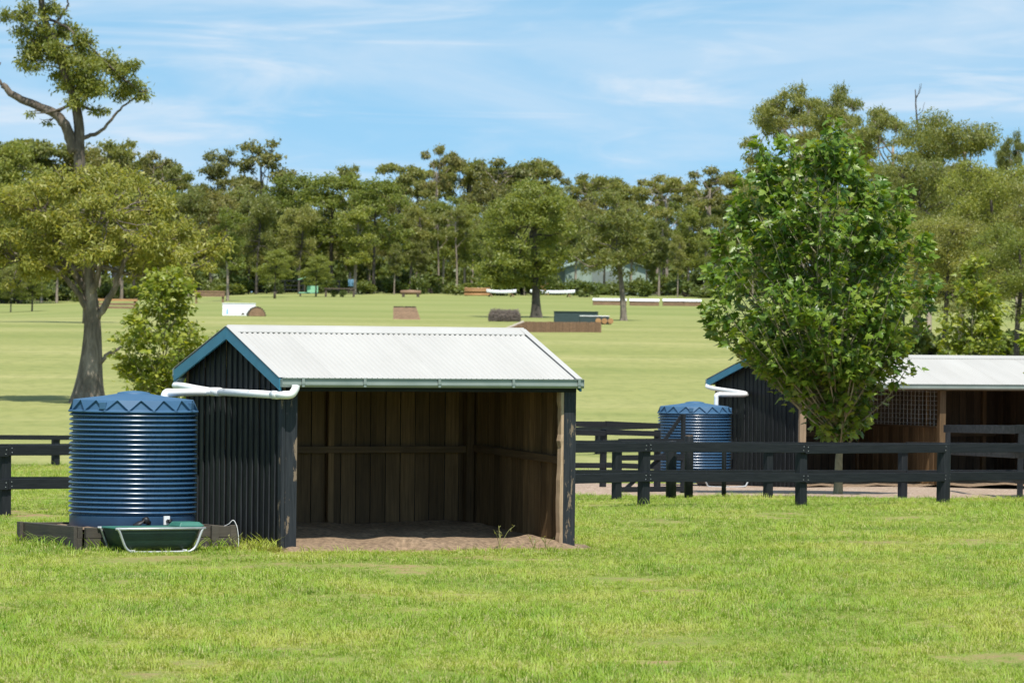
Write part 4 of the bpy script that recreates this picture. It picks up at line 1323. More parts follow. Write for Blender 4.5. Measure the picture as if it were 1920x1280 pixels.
# named kinds at chosen places: (px, top y, D, prototype, widening)
SPEC = {490: 'dark open-layered gum tree, tallest above the forest beside the round green crowns', 415: 'dark layered gum tree leaning beside the tallest layered gum of the forest', 820: 'slender umbrella gum with separate small tufts poking above the forest', 1000: 'flat-topped umbrella gum showing above the lone round paddock gum', 215: 'umbrella gum with flat crown just beside the very tall bare gum trunk',
        620: 'widest bright green dome-crowned gum at the front of the forest', 700: 'green dome-crowned gum next to the widest bright dome', 545: 'green dome-crowned gum between the layered gum and the widest dome', 60: 'umbrella gum rising over the forest beyond the spreading gum', 1330: 'high umbrella gum at the forest edge beside the leafy plane tree', 1250: 'umbrella gum with pale stems beyond the slim paddock gum', 1115: 'umbrella gum with orange-lit stems between the two paddock gums'}
for (px, yt, D, k, wd) in [(490, 250, 590, 5, .9), (415, 268, 600, 5, .8), (820, 265, 600, 4, .55), (745, 298, 575, 7, .8), (1000, 290, 610, 0, .9), (930, 290, 600, 4, .9), (885, 288, 610, 0, .8), (1115, 320, 620, 0, .8), (1160, 335, 625, 7, .8),
                           (1250, 322, 570, 0, .9), (1330, 306, 575, 4, .9), (1385, 320, 570, 7, .8), (215, 250, 600, 0, .8), (285, 276, 590, 4, .7), (60, 250, 600, 7, 1.1), (130, 262, 600, 8, .9), (320, 300, 580, 0, .7), (5, 260, 580, 1, .9),
                           (620, 322, 545, 1, 1.25), (700, 330, 540, 1, 1.0), (545, 322, 550, 1, 1.1), (440, 345, 545, 3, 1.0), (395, 352, 540, 8, .9), (780, 370, 548, 2, .9), (830, 362, 556, 6, .9), (480, 360, 535, 3, .8), (560, 380, 530, 3, .8), (665, 380, 528, 6, 1.2),
                           (1235, 395, 545, 2, .9), (1290, 380, 550, 6, .9), (1345, 390, 540, 2, .9), (1100, 380, 600, 2, .9), (1040, 355, 556, 3, .8), (870, 395, 545, 6, .8), (350, 350, 540, 3, .9), (300, 350, 545, 1, 1), (250, 345, 540, 3, .9), (40, 340, 530, 1, 1.0), (-40, 330, 535, 3, 1)]:
    b, h = top_height(px, yt, D)
    plant(k, b, h, rr.uniform(-.7, .7), wd, SPEC.get(px))
RZ = lambda: rr.choice((0, 0, 0)) + rr.uniform(-.6, .6)
for (bpx, byt, bD, bk_) in ((1078, 375, 550, 2), (1132, 390, 556, 6), (1182, 380, 552, 2), (1212, 400, 548, 6)):
    b, h = top_height(bpx, byt, bD)
    plant(bk_, b, h, RZ(), .95, 'narrow gum tree standing right in front of the pale green barn', 'gum trees before the barn')
px = -140.0
while px < 1480:                          # pale bare stems at the front
    D = rr.uniform(532, 556)
    if 1065 < px < 1215: D = rr.uniform(640, 660)
    b, h = top_height(px, skyl(px) + rr.uniform(70, 150), D)
    plant(rr.choice((2, 6, 2, 0)), b, h, RZ(), rr.uniform(.6, .9))
    px += rr.uniform(26, 52)
px = -140.0
while px < 2060:                          # body of the forest
    D = rr.uniform(562, 600)
    if 1040 < px < 1235: D += 50
    b, h = top_height(px, skyl(px) + rr.uniform(38, 105), D)
    plant(rr.choice((3, 2, 6, 8, 1)), b, h, RZ(), rr.uniform(.75, 1.05))
    px += rr.uniform(22, 40)
px = -150.0
while px < 2080:                          # umbrella heads along the skyline
    D = rr.uniform(605, 660)
    b, h = top_height(px, skyl(px) + rr.choice((-4, 8, 22, 40)) + rr.uniform(-6, 8), D)
    plant(rr.choice((0, 4, 7)), b, h, RZ(), rr.uniform(.6, .95))
    px += rr.uniform(30, 58)
px = -180.0
while px < 2100:
    D = rr.uniform(690, 760)
    b, h = top_height(px, skyl(px) + rr.uniform(80, 140), D)
    plant(rr.choice((1, 3, 8)), b, h, RZ(), rr.uniform(1.0, 1.3))
    px += rr.uniform(34, 52)
# nearer trees behind the far shelter
NG = 'gum trees behind the far shelter'
for (px, yt, D, k, wd, lab) in [(1500, 138, 330, 0, .72, 'umbrella-topped tall gum tree rising behind the leafy plane tree'), (1585, 140, 335, 4, .62, 'umbrella-topped tall gum tree rising behind the leafy plane tree'), (1665, 185, 320, 0, .80, 'umbrella-topped tall gum tree rising behind the leafy plane tree'), (1550, 235, 340, 7, .6, 'umbrella-topped tall gum tree rising behind the leafy plane tree'),
                                (1800, 192, 300, 2, .95, 'narrow high-headed gum tree behind the far shelter'), (1740, 215, 310, 6, .8, 'narrow high-headed gum tree behind the far shelter'), (1905, 230, 320, 4, .4, 'umbrella-topped tall gum tree at the end of the near grove'),
                                (1715, 285, 285, 3, .95, 'broad full gum tree behind the far shelter roof'), (1850, 290, 270, 1, .95, 'broad full gum tree behind the far shelter roof'), (1640, 300, 300, 3, .8, 'broad full gum tree behind the far shelter roof'), (1950, 320, 265, 3, .9, 'broad full gum tree behind the far shelter roof'),
                                (1770, 400, 262, 3, 1.25, 'low wide gum tree filling the gap under the tall gums by the shelter'), (1905, 410, 255, 1, 1.2, 'low wide gum tree at the end of the grove beside the young plane tree'), (1690, 395, 275, 1, 1.15, 'low wide gum tree close behind the leafy plane tree'), (1840, 330, 300, 3, 1.0, 'mid-height gum tree between the low wide gums of the near grove'), (1480, 300, 345, 8, .8, 'dark broad gum tree hidden behind the leafy plane tree'), (1420, 340, 350, 8, .6, 'dark broad gum tree hidden behind the leafy plane tree')]:
    b, h = top_height(px, yt, D)
    plant(k, b, h, rr.uniform(-.7, .7), wd, lab, NG, fine=True)

b, h = top_height(1722, 168, 322)
dt = empty('dead_tree', b); tag(dt, 'thin dead bare-branched tree sticking up among the gums behind the far shelter', 'tree')
mb = MB(); r3 = random.Random(4)
limb(mb, [(0, 0, -.3), (.1, 0, h * .5), (-.15, 0, h * .8), (-.35, 0, h)], .16, .03, 7, 6, .03, r3)
for i in range(16):
    t = r3.uniform(.6, .98); a = r3.uniform(0, 6.28); l = r3.uniform(.4, 1.1)
    q = Vector((-.35 * max(0, (t - .5) * 2), 0, h * t))
    limb(mb, [q, q + Vector((math.cos(a) * l * .4, math.sin(a) * l * .4, l * .35)), q + Vector((math.cos(a) * l * .6, math.sin(a) * l * .6, l))], .03, .012, 4, 3, .02, r3)
mb.build('trunk', M['bark_dark'], dt, True)

# ------------------------------------------------------------------ shrubs and young trees at the forest edge
SH = []
for i in range(3):
    rs_ = np.random.RandomState(200 + i); rr2 = random.Random(200 + i)
    cl = []
    for k in range(12):
        a, r_ = rr2.uniform(0, 6.28), math.sqrt(rr2.random()) * .62
        z = rr2.uniform(.18, .75) * (1 - .35 * r_)
        cl.append((r_ * math.cos(a), r_ * math.sin(a), z, rr2.uniform(.22, .34), rr2.uniform(.18, .28)))
    Rm, Sc, Po = gum_leaves(rs_, cl, 95, .17, .0)
    mb = MB()
    for c in cl:
        limb(mb, [(0, 0, -.1), (c[0] * .4, c[1] * .4, c[2] * .5), c[:3]], .04, .012, 4, 3)
    SH.append((mb.mesh('stem', M['bark_dark']), scatter_mesh('foliage', CLUMP_V, LEAF_F, Rm, Sc, Po, M['shrub'])))
def shrub(base, w, h, i, label, group, name='shrub'):
    r_ = empty(name, base, i * 1.3); tag(r_, label, 'shrub', group)
    for nm, me in zip(('stem', 'foliage'), SH[i % 3]):
        o = bpy.data.objects.new(nm, me); COL.objects.link(o); o.parent = r_
        o.scale = (w / 1.7, w / 1.7, h / .95)
px = -60.0; i = 0
while px < 1420:
    i += 1
    D = rr.uniform(528, 556)
    w = rr.uniform(2.2, 4.6); h = rr.uniform(1.3, 2.6)
    if 880 < px < 1060: h *= 1.35; w *= 1.2
    if 1140 < px < 1185: h *= .7
    shrub(GP(px, D), w, h, i, 'rounded green shrub under the trees along the forest edge', 'shrubs along the forest edge')
    px += rr.uniform(18, 46)
px = -160.0
while px < 2060:
    i += 1
    if 1060 < px < 1215:
        px += 14; continue
    shrub(GP(px, rr.uniform(572, 690)), rr.uniform(4.5, 7.5), rr.uniform(2.4, 4.6), i, 'tall dense scrub bush deep between the forest trunks', 'scrub bushes inside the forest', 'scrub_bush')
    px += rr.uniform(13, 24)
for (px, D, w, h, lab) in ((627, 505, .75, .8, None), (643, 504.6, .75, .8, None)):
    shrub(GP(px, D), w, h, 1, 'small clipped green bush under the wooden table jump', 'clipped bushes under the table jump')
for k_, px in enumerate((1640, 1700, 1745, 1890, 1930)):
    shrub(GP(px, 262 + 5 * (k_ % 3)), 3.0, 1.7, k_, 'leafy bush at the foot of the grove behind the far shelter', 'bushes below the near grove')
shrub(GP(690, 535), 3.2, 1.6, 2, 'low spreading shrub below the blue notice panel', None)
for (px, D, h, wd, k, lab) in ((515, 500, 4.6, 1.25, 1, 'young round-headed light green tree beside the post in the paddock'), (592, 505, 4.0, 1.35, 1, 'young bushy light green tree beside the green sculpture'), (60, 470, 3.6, 1.5, 1, 'low leafy tree standing at the forest corner beyond the tall gum'), (20, 468, 4.2, 1.0, 3, 'slim dark young tree at the forest corner beyond the tall gum')):
    plant(k, GP(px, D), h, px % 1 + .2, wd, lab, 'young trees of the paddock edge', 'young_tree')
b, h = top_height(427, 430, 480)
plant(6, b, h * 1.35, 1.0, 1.0, 'gum tree with thick pale trunk at the paddock edge by the bench-like jump', 'trees of the paddock edge')
mb = MB(); mb.tube([(0, 0, -.2), (0, 0, .6), (.05, 0, 3.0), (.0, 0, 6)], [.62, .42, .36, .3], 10)

# ------------------------------------------------------------------ plane trees
def lobed():
    o = [(0, 0), (.16, .05), (.42, -.06), (.27, .17), (.60, .42), (.22, .38), (.24, .62), (0, 1.0), (-.24, .62), (-.22, .38), (-.60, .42), (-.27, .17), (-.42, -.06), (-.16, .05)]
    v = [(0, .32, .03)] + [(x, y, -.22 * abs(x) - .10 * max(0, y - .3) ** 1.5) for x, y in o]
    n = len(o)
    f = [(0, 1 + i, 1 + (i + 1) % n) for i in range(n)]
    return v, f
PLV, PLF = lobed()
def plane_tree(name, D, basepx, table, nshoot, nleaf, lsize, leaf, label, seed, tr=.09, solo=300, low=.25, group=None, ydrop=True, spires=()):
    base = GP(basepx, D)
    rr = random.Random(seed); rs_ = np.random.RandomState(seed)
    s = D / F
    rows = []
    for (y, l, r_) in table:
        a = P(l, y, D) - base; b = P(r_, y, D) - base
        rows.append((a.z, (a.x + b.x) / 2, (b.x - a.x) / 2))
    rows.sort()
    zs = [q[0] for q in rows]
    cx = lambda z: float(np.interp(z, zs, [q[1] for q in rows]))
    hw = lambda z: float(np.interp(z, zs, [q[2] for q in rows]))
    zmin, zmax = zs[0], zs[-1]
    root = empty(name, base); tag(root, label, 'tree', group)
    mb = MB()
    top = Vector((cx(zmax), 0, zmax - .15))
    H = zmax
    trunk = smooth_path([(0, 0, -.2), (.01, 0, zmin * .6), (cx(zmin) * .6, .02, zmin + .2), (cx(H * .5), .03, H * .5), (cx(H * .75), 0, H * .75), top], 6)
    k = len(trunk)
    mb.tube(trunk, [tr * (1 + .35 * math.exp(-i / 2.0)) * (1 - .88 * (i / (k - 1)) ** .8) for i in range(k)], 10)
    twigs = []
    for i in range(nshoot):
        while True:
            z1 = zmin + (zmax - zmin) * rr.random() * .985
            if rr.random() < .15 + hw(z1) / max(q_[2] for q_ in rows): break
        an = rr.uniform(0, 2 * math.pi); q = rr.uniform(.70, 1.0) if rr.random() < .8 else rr.uniform(.2, .7)
        e = Vector((cx(z1) + hw(z1) * q * math.cos(an), hw(z1) * q * .92 * math.sin(an), z1))
        # starts lower on the trunk and climbs steeply
        out = math.hypot(e.x - cx(z1), e.y)
        z0 = max(zmin + rr.uniform(-.25, .9), z1 - out * rr.uniform(.75, 1.35) - .25)
        j = min(range(k), key=lambda t: abs(trunk[t].z - z0))
        st = trunk[j]
        mid = st + (e - st) * .5 + Vector((e.x - st.x, e.y - st.y, 0)) * .10 + Vector((rr.uniform(-.08, .08), rr.uniform(-.08, .08), 0))
        r0 = max(.010, tr * .32 * (1 - .7 * j / k))
        pth = smooth_path([st, mid, e], 6)
        mb.tube(pth, [r0 + (.005 - r0) * t / (len(pth) - 1) for t in range(len(pth))], 5)
        twigs.append(pth)
        for _ in range(2):                          # side twigs
            t = rr.randint(3, len(pth) - 2)
            a = pth[t]
            zz = min(zmax, a.z + rr.uniform(.1, .5))
            b = a + Vector((rr.uniform(-.45, .45), rr.uniform(-.45, .45), zz - a.z)) * (D / 105 if D < 130 else 1)
            w = hw(b.z)
            rad = math.hypot(b.x - cx(b.z), b.y)
            if rad > w: b.x = cx(b.z) + (b.x - cx(b.z)) * w / rad; b.y *= w / rad
            pt_ = smooth_path([a, (a + b) / 2 + Vector((0, 0, -.03)), b], 4)
            mb.tube(pt_, [.007 - .004 * u / (len(pt_) - 1) for u in range(len(pt_))], 4)
            twigs.append(pt_)
    for (spx, yt, yb) in spires:
        e = P(spx, yt, D) - base; q0 = P(spx + (basepx - spx) * .12, yb, D) - base
        dy = rr.uniform(-.5, .35) * hw(min(q0.z, zmax))
        e.y = dy; q0.y = dy * .9
        j = min(range(k), key=lambda t: abs(trunk[t].z - max(zmin, q0.z - abs(q0.x - cx(q0.z)) * 1.2)))
        pth = smooth_path([trunk[j], (trunk[j] + q0) / 2 + Vector((0, 0, -.05)), q0, e], 5)
        mb.tube(pth, [.022 - .018 * t / (len(pth) - 1) for t in range(len(pth))], 5)
        for _ in range(5): twigs.append(pth[-8:])
    mb.build('trunk', M['bark_plane'], root, True)
    pos = []; outd = []
    while len(pos) < nleaf:
        tw = rr.choice(twigs)
        n_ = len(tw)
        t = (rr.random() ** .6) * (n_ - 1)
        i = min(int(t), n_ - 2); f_ = t - i
        p0 = tw[i] * (1 - f_) + tw[i + 1] * f_
        if p0.z < zmin: continue
        axis_ = Vector((p0.x - cx(p0.z), p0.y, 0))
        if axis_.length < hw(p0.z) * rr.uniform(0, .5): continue
        if p0.z < zmin + 1.0 and rr.random() < .6: continue
        off = Vector((rr.gauss(0, 1), rr.gauss(0, 1), rr.gauss(0, .7))) * (.085 if D < 130 else .11)
        pos.append(tuple(p0 + off))
        o_ = Vector((off.x, off.y, 0)).normalized() * .8 + axis_ * .45
        outd.append((o_.x, o_.y, o_.z))
    pos = np.array(pos); outd = np.array(outd)
    n = len(pos)
    d = outd + rs_.normal(size=(n, 3)) * .35; d[:, 2] -= rs_.uniform(-.1, .75, n)
    nr = outd * .5 + rs_.normal(size=(n, 3)) * .85; nr[:, 2] += .75
    Rm = frames(rs_, n, d, nr)
    Sc = lsize * rs_.uniform(.5, 1.15, n)
    # leaves one can pick out: the largest on the side towards the camera and the outline
    rad = np.array([math.hypot(p[0] - cx(p[2]), p[1]) / max(.05, hw(p[2])) for p in pos])
    score = Sc / lsize + 1.2 * rad - .9 * pos[:, 1] / max(.1, max(q[2] for q in rows))
    order = np.argsort(-score)
    pick, rest = order[:solo], order[solo:]
    fo = ob('foliage', scatter_mesh('foliage', PLV, PLF, Rm[rest], Sc[rest], pos[rest], leaf), root); fo['kind'] = 'stuff'
    lm = bpy.data.meshes.new('leaf'); lm.from_pydata(PLV, [], PLF); lm.materials.append(leaf); lm.update()
    for i in pick:
        o = bpy.data.objects.new('leaf', lm); COL.objects.link(o); o.parent = root
        mt = Matrix([list(Rm[i][0] * Sc[i]) + [pos[i][0]], list(Rm[i][1] * Sc[i]) + [pos[i][1]], list(Rm[i][2] * Sc[i]) + [pos[i][2]], [0, 0, 0, 1]])
        o.matrix_local = mt
    return root
plane_tree('plane_tree', 102.5, 1571, [(262, 1530, 1580), (300, 1450, 1615), (350, 1400, 1655), (400, 1372, 1705), (450, 1352, 1722), (500, 1334, 1736), (560, 1322, 1748), (620, 1328, 1748), (680, 1380, 1715), (730, 1438, 1662), (780, 1498, 1630), (822, 1545, 1602)],
           240, 12500, .185, M['plane_leaf'], 'tall leafy plane tree with large lobed leaves on the gravel behind the fence', 61, tr=.095, solo=300, spires=[(1562, 224, 330), (1424, 262, 360), (1475, 258, 350), (1528, 272, 350), (1606, 288, 370), (1650, 335, 420), (1690, 348, 450), (1392, 325, 430), (1350, 425, 520), (1332, 500, 590), (1726, 440, 530), (1745, 520, 600), (1330, 575, 640), (1380, 380, 470), (1588, 250, 340), (1445, 290, 380)])
plane_tree('plane_tree', 170, 300, [(497, 298, 328), (530, 278, 358), (570, 240, 385), (610, 212, 408), (650, 200, 415), (690, 208, 398), (730, 236, 368), (765, 268, 336)],
           130, 4600, .20, M['plane_leaf2'], 'young yellow-green plane tree between the spreading gum and the near shelter', 62, tr=.07, solo=120)
plane_tree('plane_tree', 165, 1822, [(480, 1825, 1840), (520, 1800, 1860), (560, 1775, 1875), (610, 1755, 1888), (660, 1750, 1895), (720, 1770, 1880), (760, 1790, 1860)],
           90, 3600, .20, M['plane_leaf2'], 'young yellow-green plane tree behind the far shelter roof', 63, tr=.07, solo=60)
plane_tree('plane_tree', 100, 2085, [(330, 2080, 2100), (420, 1990, 2180), (520, 1940, 2230), (600, 1912, 2255), (650, 1900, 2260), (700, 1935, 2240), (780, 2000, 2170), (815, 2040, 2130)],
           150, 7000, .25, M['plane_leaf'], 'plane tree standing before the second bay of the far shelter', 64, tr=.09, solo=40)

# ------------------------------------------------------------------ cross-country jumps on the paddock
def jm(name, a, b, sc=(3, 3, 12), rough=.7):
    return simple(name, a, b, sc, rough, bump=.3, var=.12)
M['jbrown'] = jm('brown_jump_timber', (.15, .088, .050), (.28, .17, .10))
M['jdark'] = jm('dark_jump_timber', (.05, .036, .026), (.10, .072, .05))
M['jorange'] = jm('orange_log_timber', (.30, .155, .06), (.45, .25, .11))
M['jwhite'] = jm('white_jump_paint', (.66, .68, .70), (.78, .79, .80))
M['jbox'] = jm('dark_green_jump_paint', (.010, .026, .026), (.018, .040, .040))
M['jpale'] = jm('pale_bank_top', (.42, .36, .29), (.55, .48, .40))
M['jblue'] = jm('pale_blue_paint', (.15, .32, .52), (.25, .45, .65))
M['jgreen'] = jm('mint_green_paint', (.20, .42, .26), (.28, .52, .34))
def thing(name, px, D, label, cat, rz=0.0, group=None):
    r_ = empty(name, GP(px, D), rz); tag(r_, label, cat, group); return r_
def sc_(D): return D / F
# white box with a painted landscape, and a brown half round in front
r_ = thing('box_jump', 448, 395, 'white wooden box jump with small blue and brown painted marks', 'horse jump', .04)
w = 62 * sc_(395)
mb = MB(); mb.hexa([(-w / 2, -.35, -.05), (w / 2, -.35, -.05), (w / 2, .55, -.05), (-w / 2, .55, -.05), (-w / 2, -.20, .86), (w / 2, -.20, .86), (w / 2, .40, .86), (-w / 2, .40, .86)]); mb.build('body', M['jwhite'], r_, bevel=.02)
mb = MB(); mb.box(-w / 2 - .03, w / 2 + .03, -.24, .44, .861, .92); mb.build('top_board', M['jwhite'], r_, bevel=.01)
def mark(mb, pts, y0=-.36):
    b = len(mb.v); mb.v += [(x, -.353 + .15 * (z + .05) / .91 - .006, z) for x, z in pts]; mb.face(list(range(b, b + len(pts))))
mb = MB(); mark(mb, [(-.95, .10), (-.78, .10), (-.80, .40), (-.86, .55), (-.92, .35)]); mb.build('painted_mark', M['jblue'], r_)
mb = MB(); mark(mb, [(.15, .05), (.40, .05), (.42, .16), (.28, .22)]); mark(mb, [(.5, .10), (.75, .08), (.85, .22), (.70, .36), (.60, .20)]); mb.build('painted_mark', M['jdark'], r_)
r_ = thing('roll_top_jump', 481, 390, 'short brown half-round roll-top jump against the white box jump', 'horse jump', .1)
mb = MB(); rad = 16 * sc_(390)
poly = [(rad * math.cos(a), max(-.05, rad * 1.05 * math.sin(a))) for a in np.linspace(0, math.pi, 13)]
mb.extrude(poly, 'y', -.5, 1.2); mb.build('body', M['jbrown'], r_, bevel=.01)
mb = MB()
for i in range(12):
    a = math.pi * (i + .5) / 12
    mb.bar((rad * 1.015 * math.cos(a), -.52, rad * 1.065 * math.sin(a)), (rad * 1.015 * math.cos(a), 1.22, rad * 1.065 * math.sin(a)), .10, .10)
mb.build('slats', M['jdark'], r_)['kind'] = 'stuff'
# table jumps
def table_jump(px, D, w, h, dep, th, label, mat='jdark', legs=4, rz=.05):
    r_ = thing('table_jump', px, D, label, 'horse jump', rz)
    nb = 4
    for i in range(nb):
        mb = MB(); mb.box(-w / 2, w / 2, -dep / 2 + dep * i / nb + .01, -dep / 2 + dep * (i + 1) / nb - .01, h - th, h); mb.build('top_plank', M[mat], r_, bevel=.01)
    for sx in (-1, 1):
        for sy in (-1, 1):
            mb = MB(); mb.box(sx * (w / 2 - .18) - .09, sx * (w / 2 - .18) + .09, sy * (dep / 2 - .15) - .08, sy * (dep / 2 - .15) + .08, -.15, h - th - .002); mb.build('leg', M[mat], r_)
    return r_
table_jump(637, 505, 3.0, .85, 1.0, .12, 'long dark table jump on two end legs with clipped bushes beneath')
tj = table_jump(393, 470, 2.7, 1.05, 1.1, .12, 'brown table jump with plank back beside the pale gum trunk', 'jbrown')
for z in (.62, .80): 
    mb = MB(); mb.box(-1.35, 1.35, -.60, -.552, z - .08, z + .08); mb.build('apron_board', M['jbrown'], tj)
r_ = thing('log_jump', 770, 512, 'short brown log jump on two stub feet near the forest', 'horse jump', -.05)
mb = MB(); mb.tube([(-.98, 0, .42), (0, 0, .45), (.98, 0, .42)], [.20, .22, .20], 12); mb.build('log', M['jbrown'], r_, True)
for x in (-.7, .7):
    mb = MB(); mb.box(x - .12, x + .12, -.25, .25, -.1, .30); mb.build('foot', M['jdark'], r_)
# brown coop with sloping end
r_ = thing('coop_jump', 762, 380, 'brown slatted coop jump with one raking end and brushy top', 'horse jump', .05)
w = 50 * sc_(380)
for i in range(6):
    z0 = -.05 + i * .15
    e = .32 * (1 - i / 6.0)
    mb = MB(); y = -.35 + .05 * i
    mb.hexa([(-w / 2, y, z0), (w / 2 - .25 + e, y, z0), (w / 2 - .25 + e, y + .05, z0), (-w / 2, y + .05, z0), (-w / 2, y + .045, z0 + .142), (w / 2 - .25 + e - .05, y + .045, z0 + .142), (w / 2 - .25 + e - .05, y + .09, z0 + .142), (-w / 2, y + .09, z0 + .142)]); mb.build('slat', M['jbrown'], r_)
mb = MB(); mb.hexa([(-w / 2 + .02, -.28, -.1), (w / 2 - .02, -.28, -.1), (w / 2 - .02, .7, -.1), (-w / 2 + .02, .7, -.1), (-w / 2 + .02, .0, .83), (w / 2 - .28, .0, .83), (w / 2 - .28, .3, .83), (-w / 2 + .02, .3, .83)]); mb.build('body', M['jdark'], r_)
rr = random.Random(5)
mb = MB()
for i in range(240):
    x = rr.uniform(-w / 2 + .05, w / 2 - .3); y = rr.uniform(.02, .28)
    mb.bar((x, y, .8), (x + rr.uniform(-.06, .06), y + rr.uniform(-.05, .05), .86 + rr.uniform(.02, .1)), .014, .014)
mb.build('brush_top', M['jdark'], r_)['kind'] = 'stuff'
# brush pile
r_ = thing('brush_jump', 946, 372, 'rounded grey brushwood bundle jump in front of the lone gum', 'horse jump', .05)
w = 58 * sc_(372)
mb = MB()
for i in range(2600):
    t = rr.random(); an = rr.uniform(0, math.pi)
    x = rr.uniform(-w / 2, w / 2); ed = min(1, (w / 2 - abs(x)) / .35 + .55)
    rr_ = math.sqrt(rr.random()) * ed
    y, z = .55 * rr_ * math.cos(an), .05 + .82 * rr_ * math.sin(an)
    dv = Vector((rr.uniform(-1, 1), rr.uniform(-.6, .6), rr.uniform(-.5, .9))).normalized() * rr.uniform(.12, .3)
    mb.bar((x - dv.x / 2, y - dv.y / 2, z - dv.z / 2), (x + dv.x / 2, y + dv.y / 2, z + dv.z / 2), .016, .016)
q = mb.build('brushwood', simple('grey_brushwood', (.10, .08, .07), (.26, .21, .18), (7, 7, 7), .9), r_); q['kind'] = 'stuff'
mb = MB(); mb.tube([(-w / 2 + .15, 0, .34), (-w / 2 + .5, 0, .38), (w / 2 - .5, 0, .38), (w / 2 - .15, 0, .34)], [.22, .36, .36, .22], 10); mb.build('core', M['jdark'], r_, True)
# palisade bank
r_ = thing('timber_bank', 1036, 322, 'long bank faced with upright brown logs with a pale earth ramp', 'horse jump', .03)
w = 182 * sc_(322)
hgt = .64
x0, x1 = -w / 2 + .9, w / 2
mb = MB()
x = -w / 2
mb.hexa([(x, .0, -.1), (x1 - .02, .06, -.1), (x1 - .02, 2.4, -.1), (x, 2.4, -.1), (x, .0, .0), (x1 - .02, .06, hgt - .01), (x1 - .02, 2.4, hgt + .1), (x, 2.4, .02)])
mb2 = MB(); mb2.hexa([(-w / 2 - .5, .05, -.1), (x0 + .3, .05, -.1), (x0 + .3, 2.4, -.1), (-w / 2 - .5, 2.4, -.1), (-w / 2 - .5, .05, -.02), (x0 + .3, .05, hgt + .02), (x0 + .3, 2.4, hgt + .05), (-w / 2 - .5, 2.4, -.02)])
mb2.build('ramp', M['jpale'], r_)
mb3 = MB(); mb3.box(x0 + .302, x1 - .02, .06, 2.4, -.1, hgt - .02); mb3.build('bank_fill', M['jpale'], r_)
lm = MB(); lm.tube([(0, 0, -.1), (0, 0, 1)], .052, 7); lme = lm.mesh('palisade_log', M['jbrown'], False)
x = -w / 2 + .0; i = 0
while x < x1:
    hh = min(hgt, .10 + (x + w / 2) * .42) + rr.uniform(-.012, .02)
    o = ob('palisade_log', lme, r_, loc=(x, 0, 0)); o.scale = (1, 1, hh)
    x += .104
# dark box and barrel jump
r_ = thing('box_jump', 1080, 372, 'dark green wooden box jump next to the barrel-ended jump', 'horse jump', .03)
w = 82 * sc_(372)
mb = MB(); mb.hexa([(-w / 2, -.3, -.05), (w / 2, -.3, -.05), (w / 2, .7, -.05), (-w / 2, .7, -.05), (-w / 2, -.2, .70), (w / 2, -.2, .70), (w / 2, .5, .70), (-w / 2, .5, .70)]); mb.build('body', M['jbox'], r_, bevel=.02)
mb = MB(); mb.box(-w / 2 - .03, w / 2 + .03, -.25, .55, .701, .76); mb.build('top_board', M['jbox'], r_, bevel=.01)
r_ = thing('barrel_jump', 1116, 362, 'low dark jump with white top board and three orange round log ends', 'horse jump', .05)
w = 60 * sc_(362)
mb = MB(); mb.hexa([(-w / 2, -.3, -.05), (w / 2, -.3, -.05), (w / 2, .5, -.05), (-w / 2, .5, -.05), (-w / 2 + .06, -.2, .54), (w / 2 - .16, -.2, .54), (w / 2 - .16, .4, .54), (-w / 2 + .06, .4, .54)]); mb.build('body', M['jbox'], r_, bevel=.02)
mb = MB(); mb.box(-w / 2 + .02, w / 2 - .14, -.24, .44, .541, .60); mb.build('top_board', M['jwhite'], r_, bevel=.01)
for i in range(3):
    x = .18 + i * .42
    mb = MB(); mb.tube([(x, -.45, .24), (x, .1, .24)], .19, 16); mb.build('log', M['jorange'], r_)
# far row by the trees
r_ = thing('log_stack_jump', 896, 528, 'orange-brown stacked pole jump in front of the shrubs', 'horse jump', .05)
for i in range(4):
    mb = MB(); mb.tube([(-1.35, .1 * (i % 2), .12 + i * .19), (1.3, .1 * (i % 2), .14 + i * .19)], .10, 10); mb.build('pole', M['jorange'], r_, True)
for x in (-1.15, 1.1):
    mb = MB(); mb.box(x - .09, x + .09, .14, .34, -.1, .88); mb.build('stake', M['jbrown'], r_)
def boat_jump(px, D, w, label, sag=.1, h=.62):
    r_ = thing('boat_jump', px, D, label, 'horse jump', .03)
    n = 12; mb = MB(); 
    xs = np.linspace(-w / 2, w / 2, n)
    for x in xs:
        t = abs(x) / (w / 2)
        z = h - sag * (1 - t * t) * 1.0
        dy = .45 * (1 - .5 * t ** 3)
        mb.v += [(x, -dy, z - .16), (x, -dy * 1.05, z + .02), (x, 0, z + .12), (x, dy * 1.05, z + .02), (x, dy, z - .16)]
    for i in range(n - 1):
        for j in range(5):
            mb.face((i * 5 + j, i * 5 + (j + 1) % 5, i * 5 + 5 + (j + 1) % 5, i * 5 + 5 + j))
    mb.face((0, 1, 2, 3, 4)); mb.face([(n - 1) * 5 + j for j in range(5)])
    mb.build('hull', M['jwhite'], r_)
    for x in (-w * .36, w * .36):
        for sx in (-1, 1):
            mb = MB(); mb.bar((x - sx * .18, sx * .3, -.1), (x + sx * .05, sx * .2, h - sag * .5 - .12), .10, .10); mb.build('leg', M['jbrown'], r_)
    return r_
boat_jump(940, 522, 2.9, 'white hollow-backed jump beside the orange pole stack')
boat_jump(1036, 525, 4.4, 'long white hollow-backed jump behind the lone gum trunk')
for px in (945, 1016):
    r_ = thing('prop_frame', px, 532, 'crossed pale timber prop behind the white hollow-backed jumps', 'timber frame', .2, 'crossed props behind the white jumps')
    mb = MB(); mb.bar((-.7, 0, .2), (.6, 0, 1.25), .09, .12); mb.build('prop', M['jorange'], r_); mb = MB(); mb.bar((.7, .1, .2), (-.3, .1, 1.3), .09, .12); mb.build('prop', M['jorange'], r_)
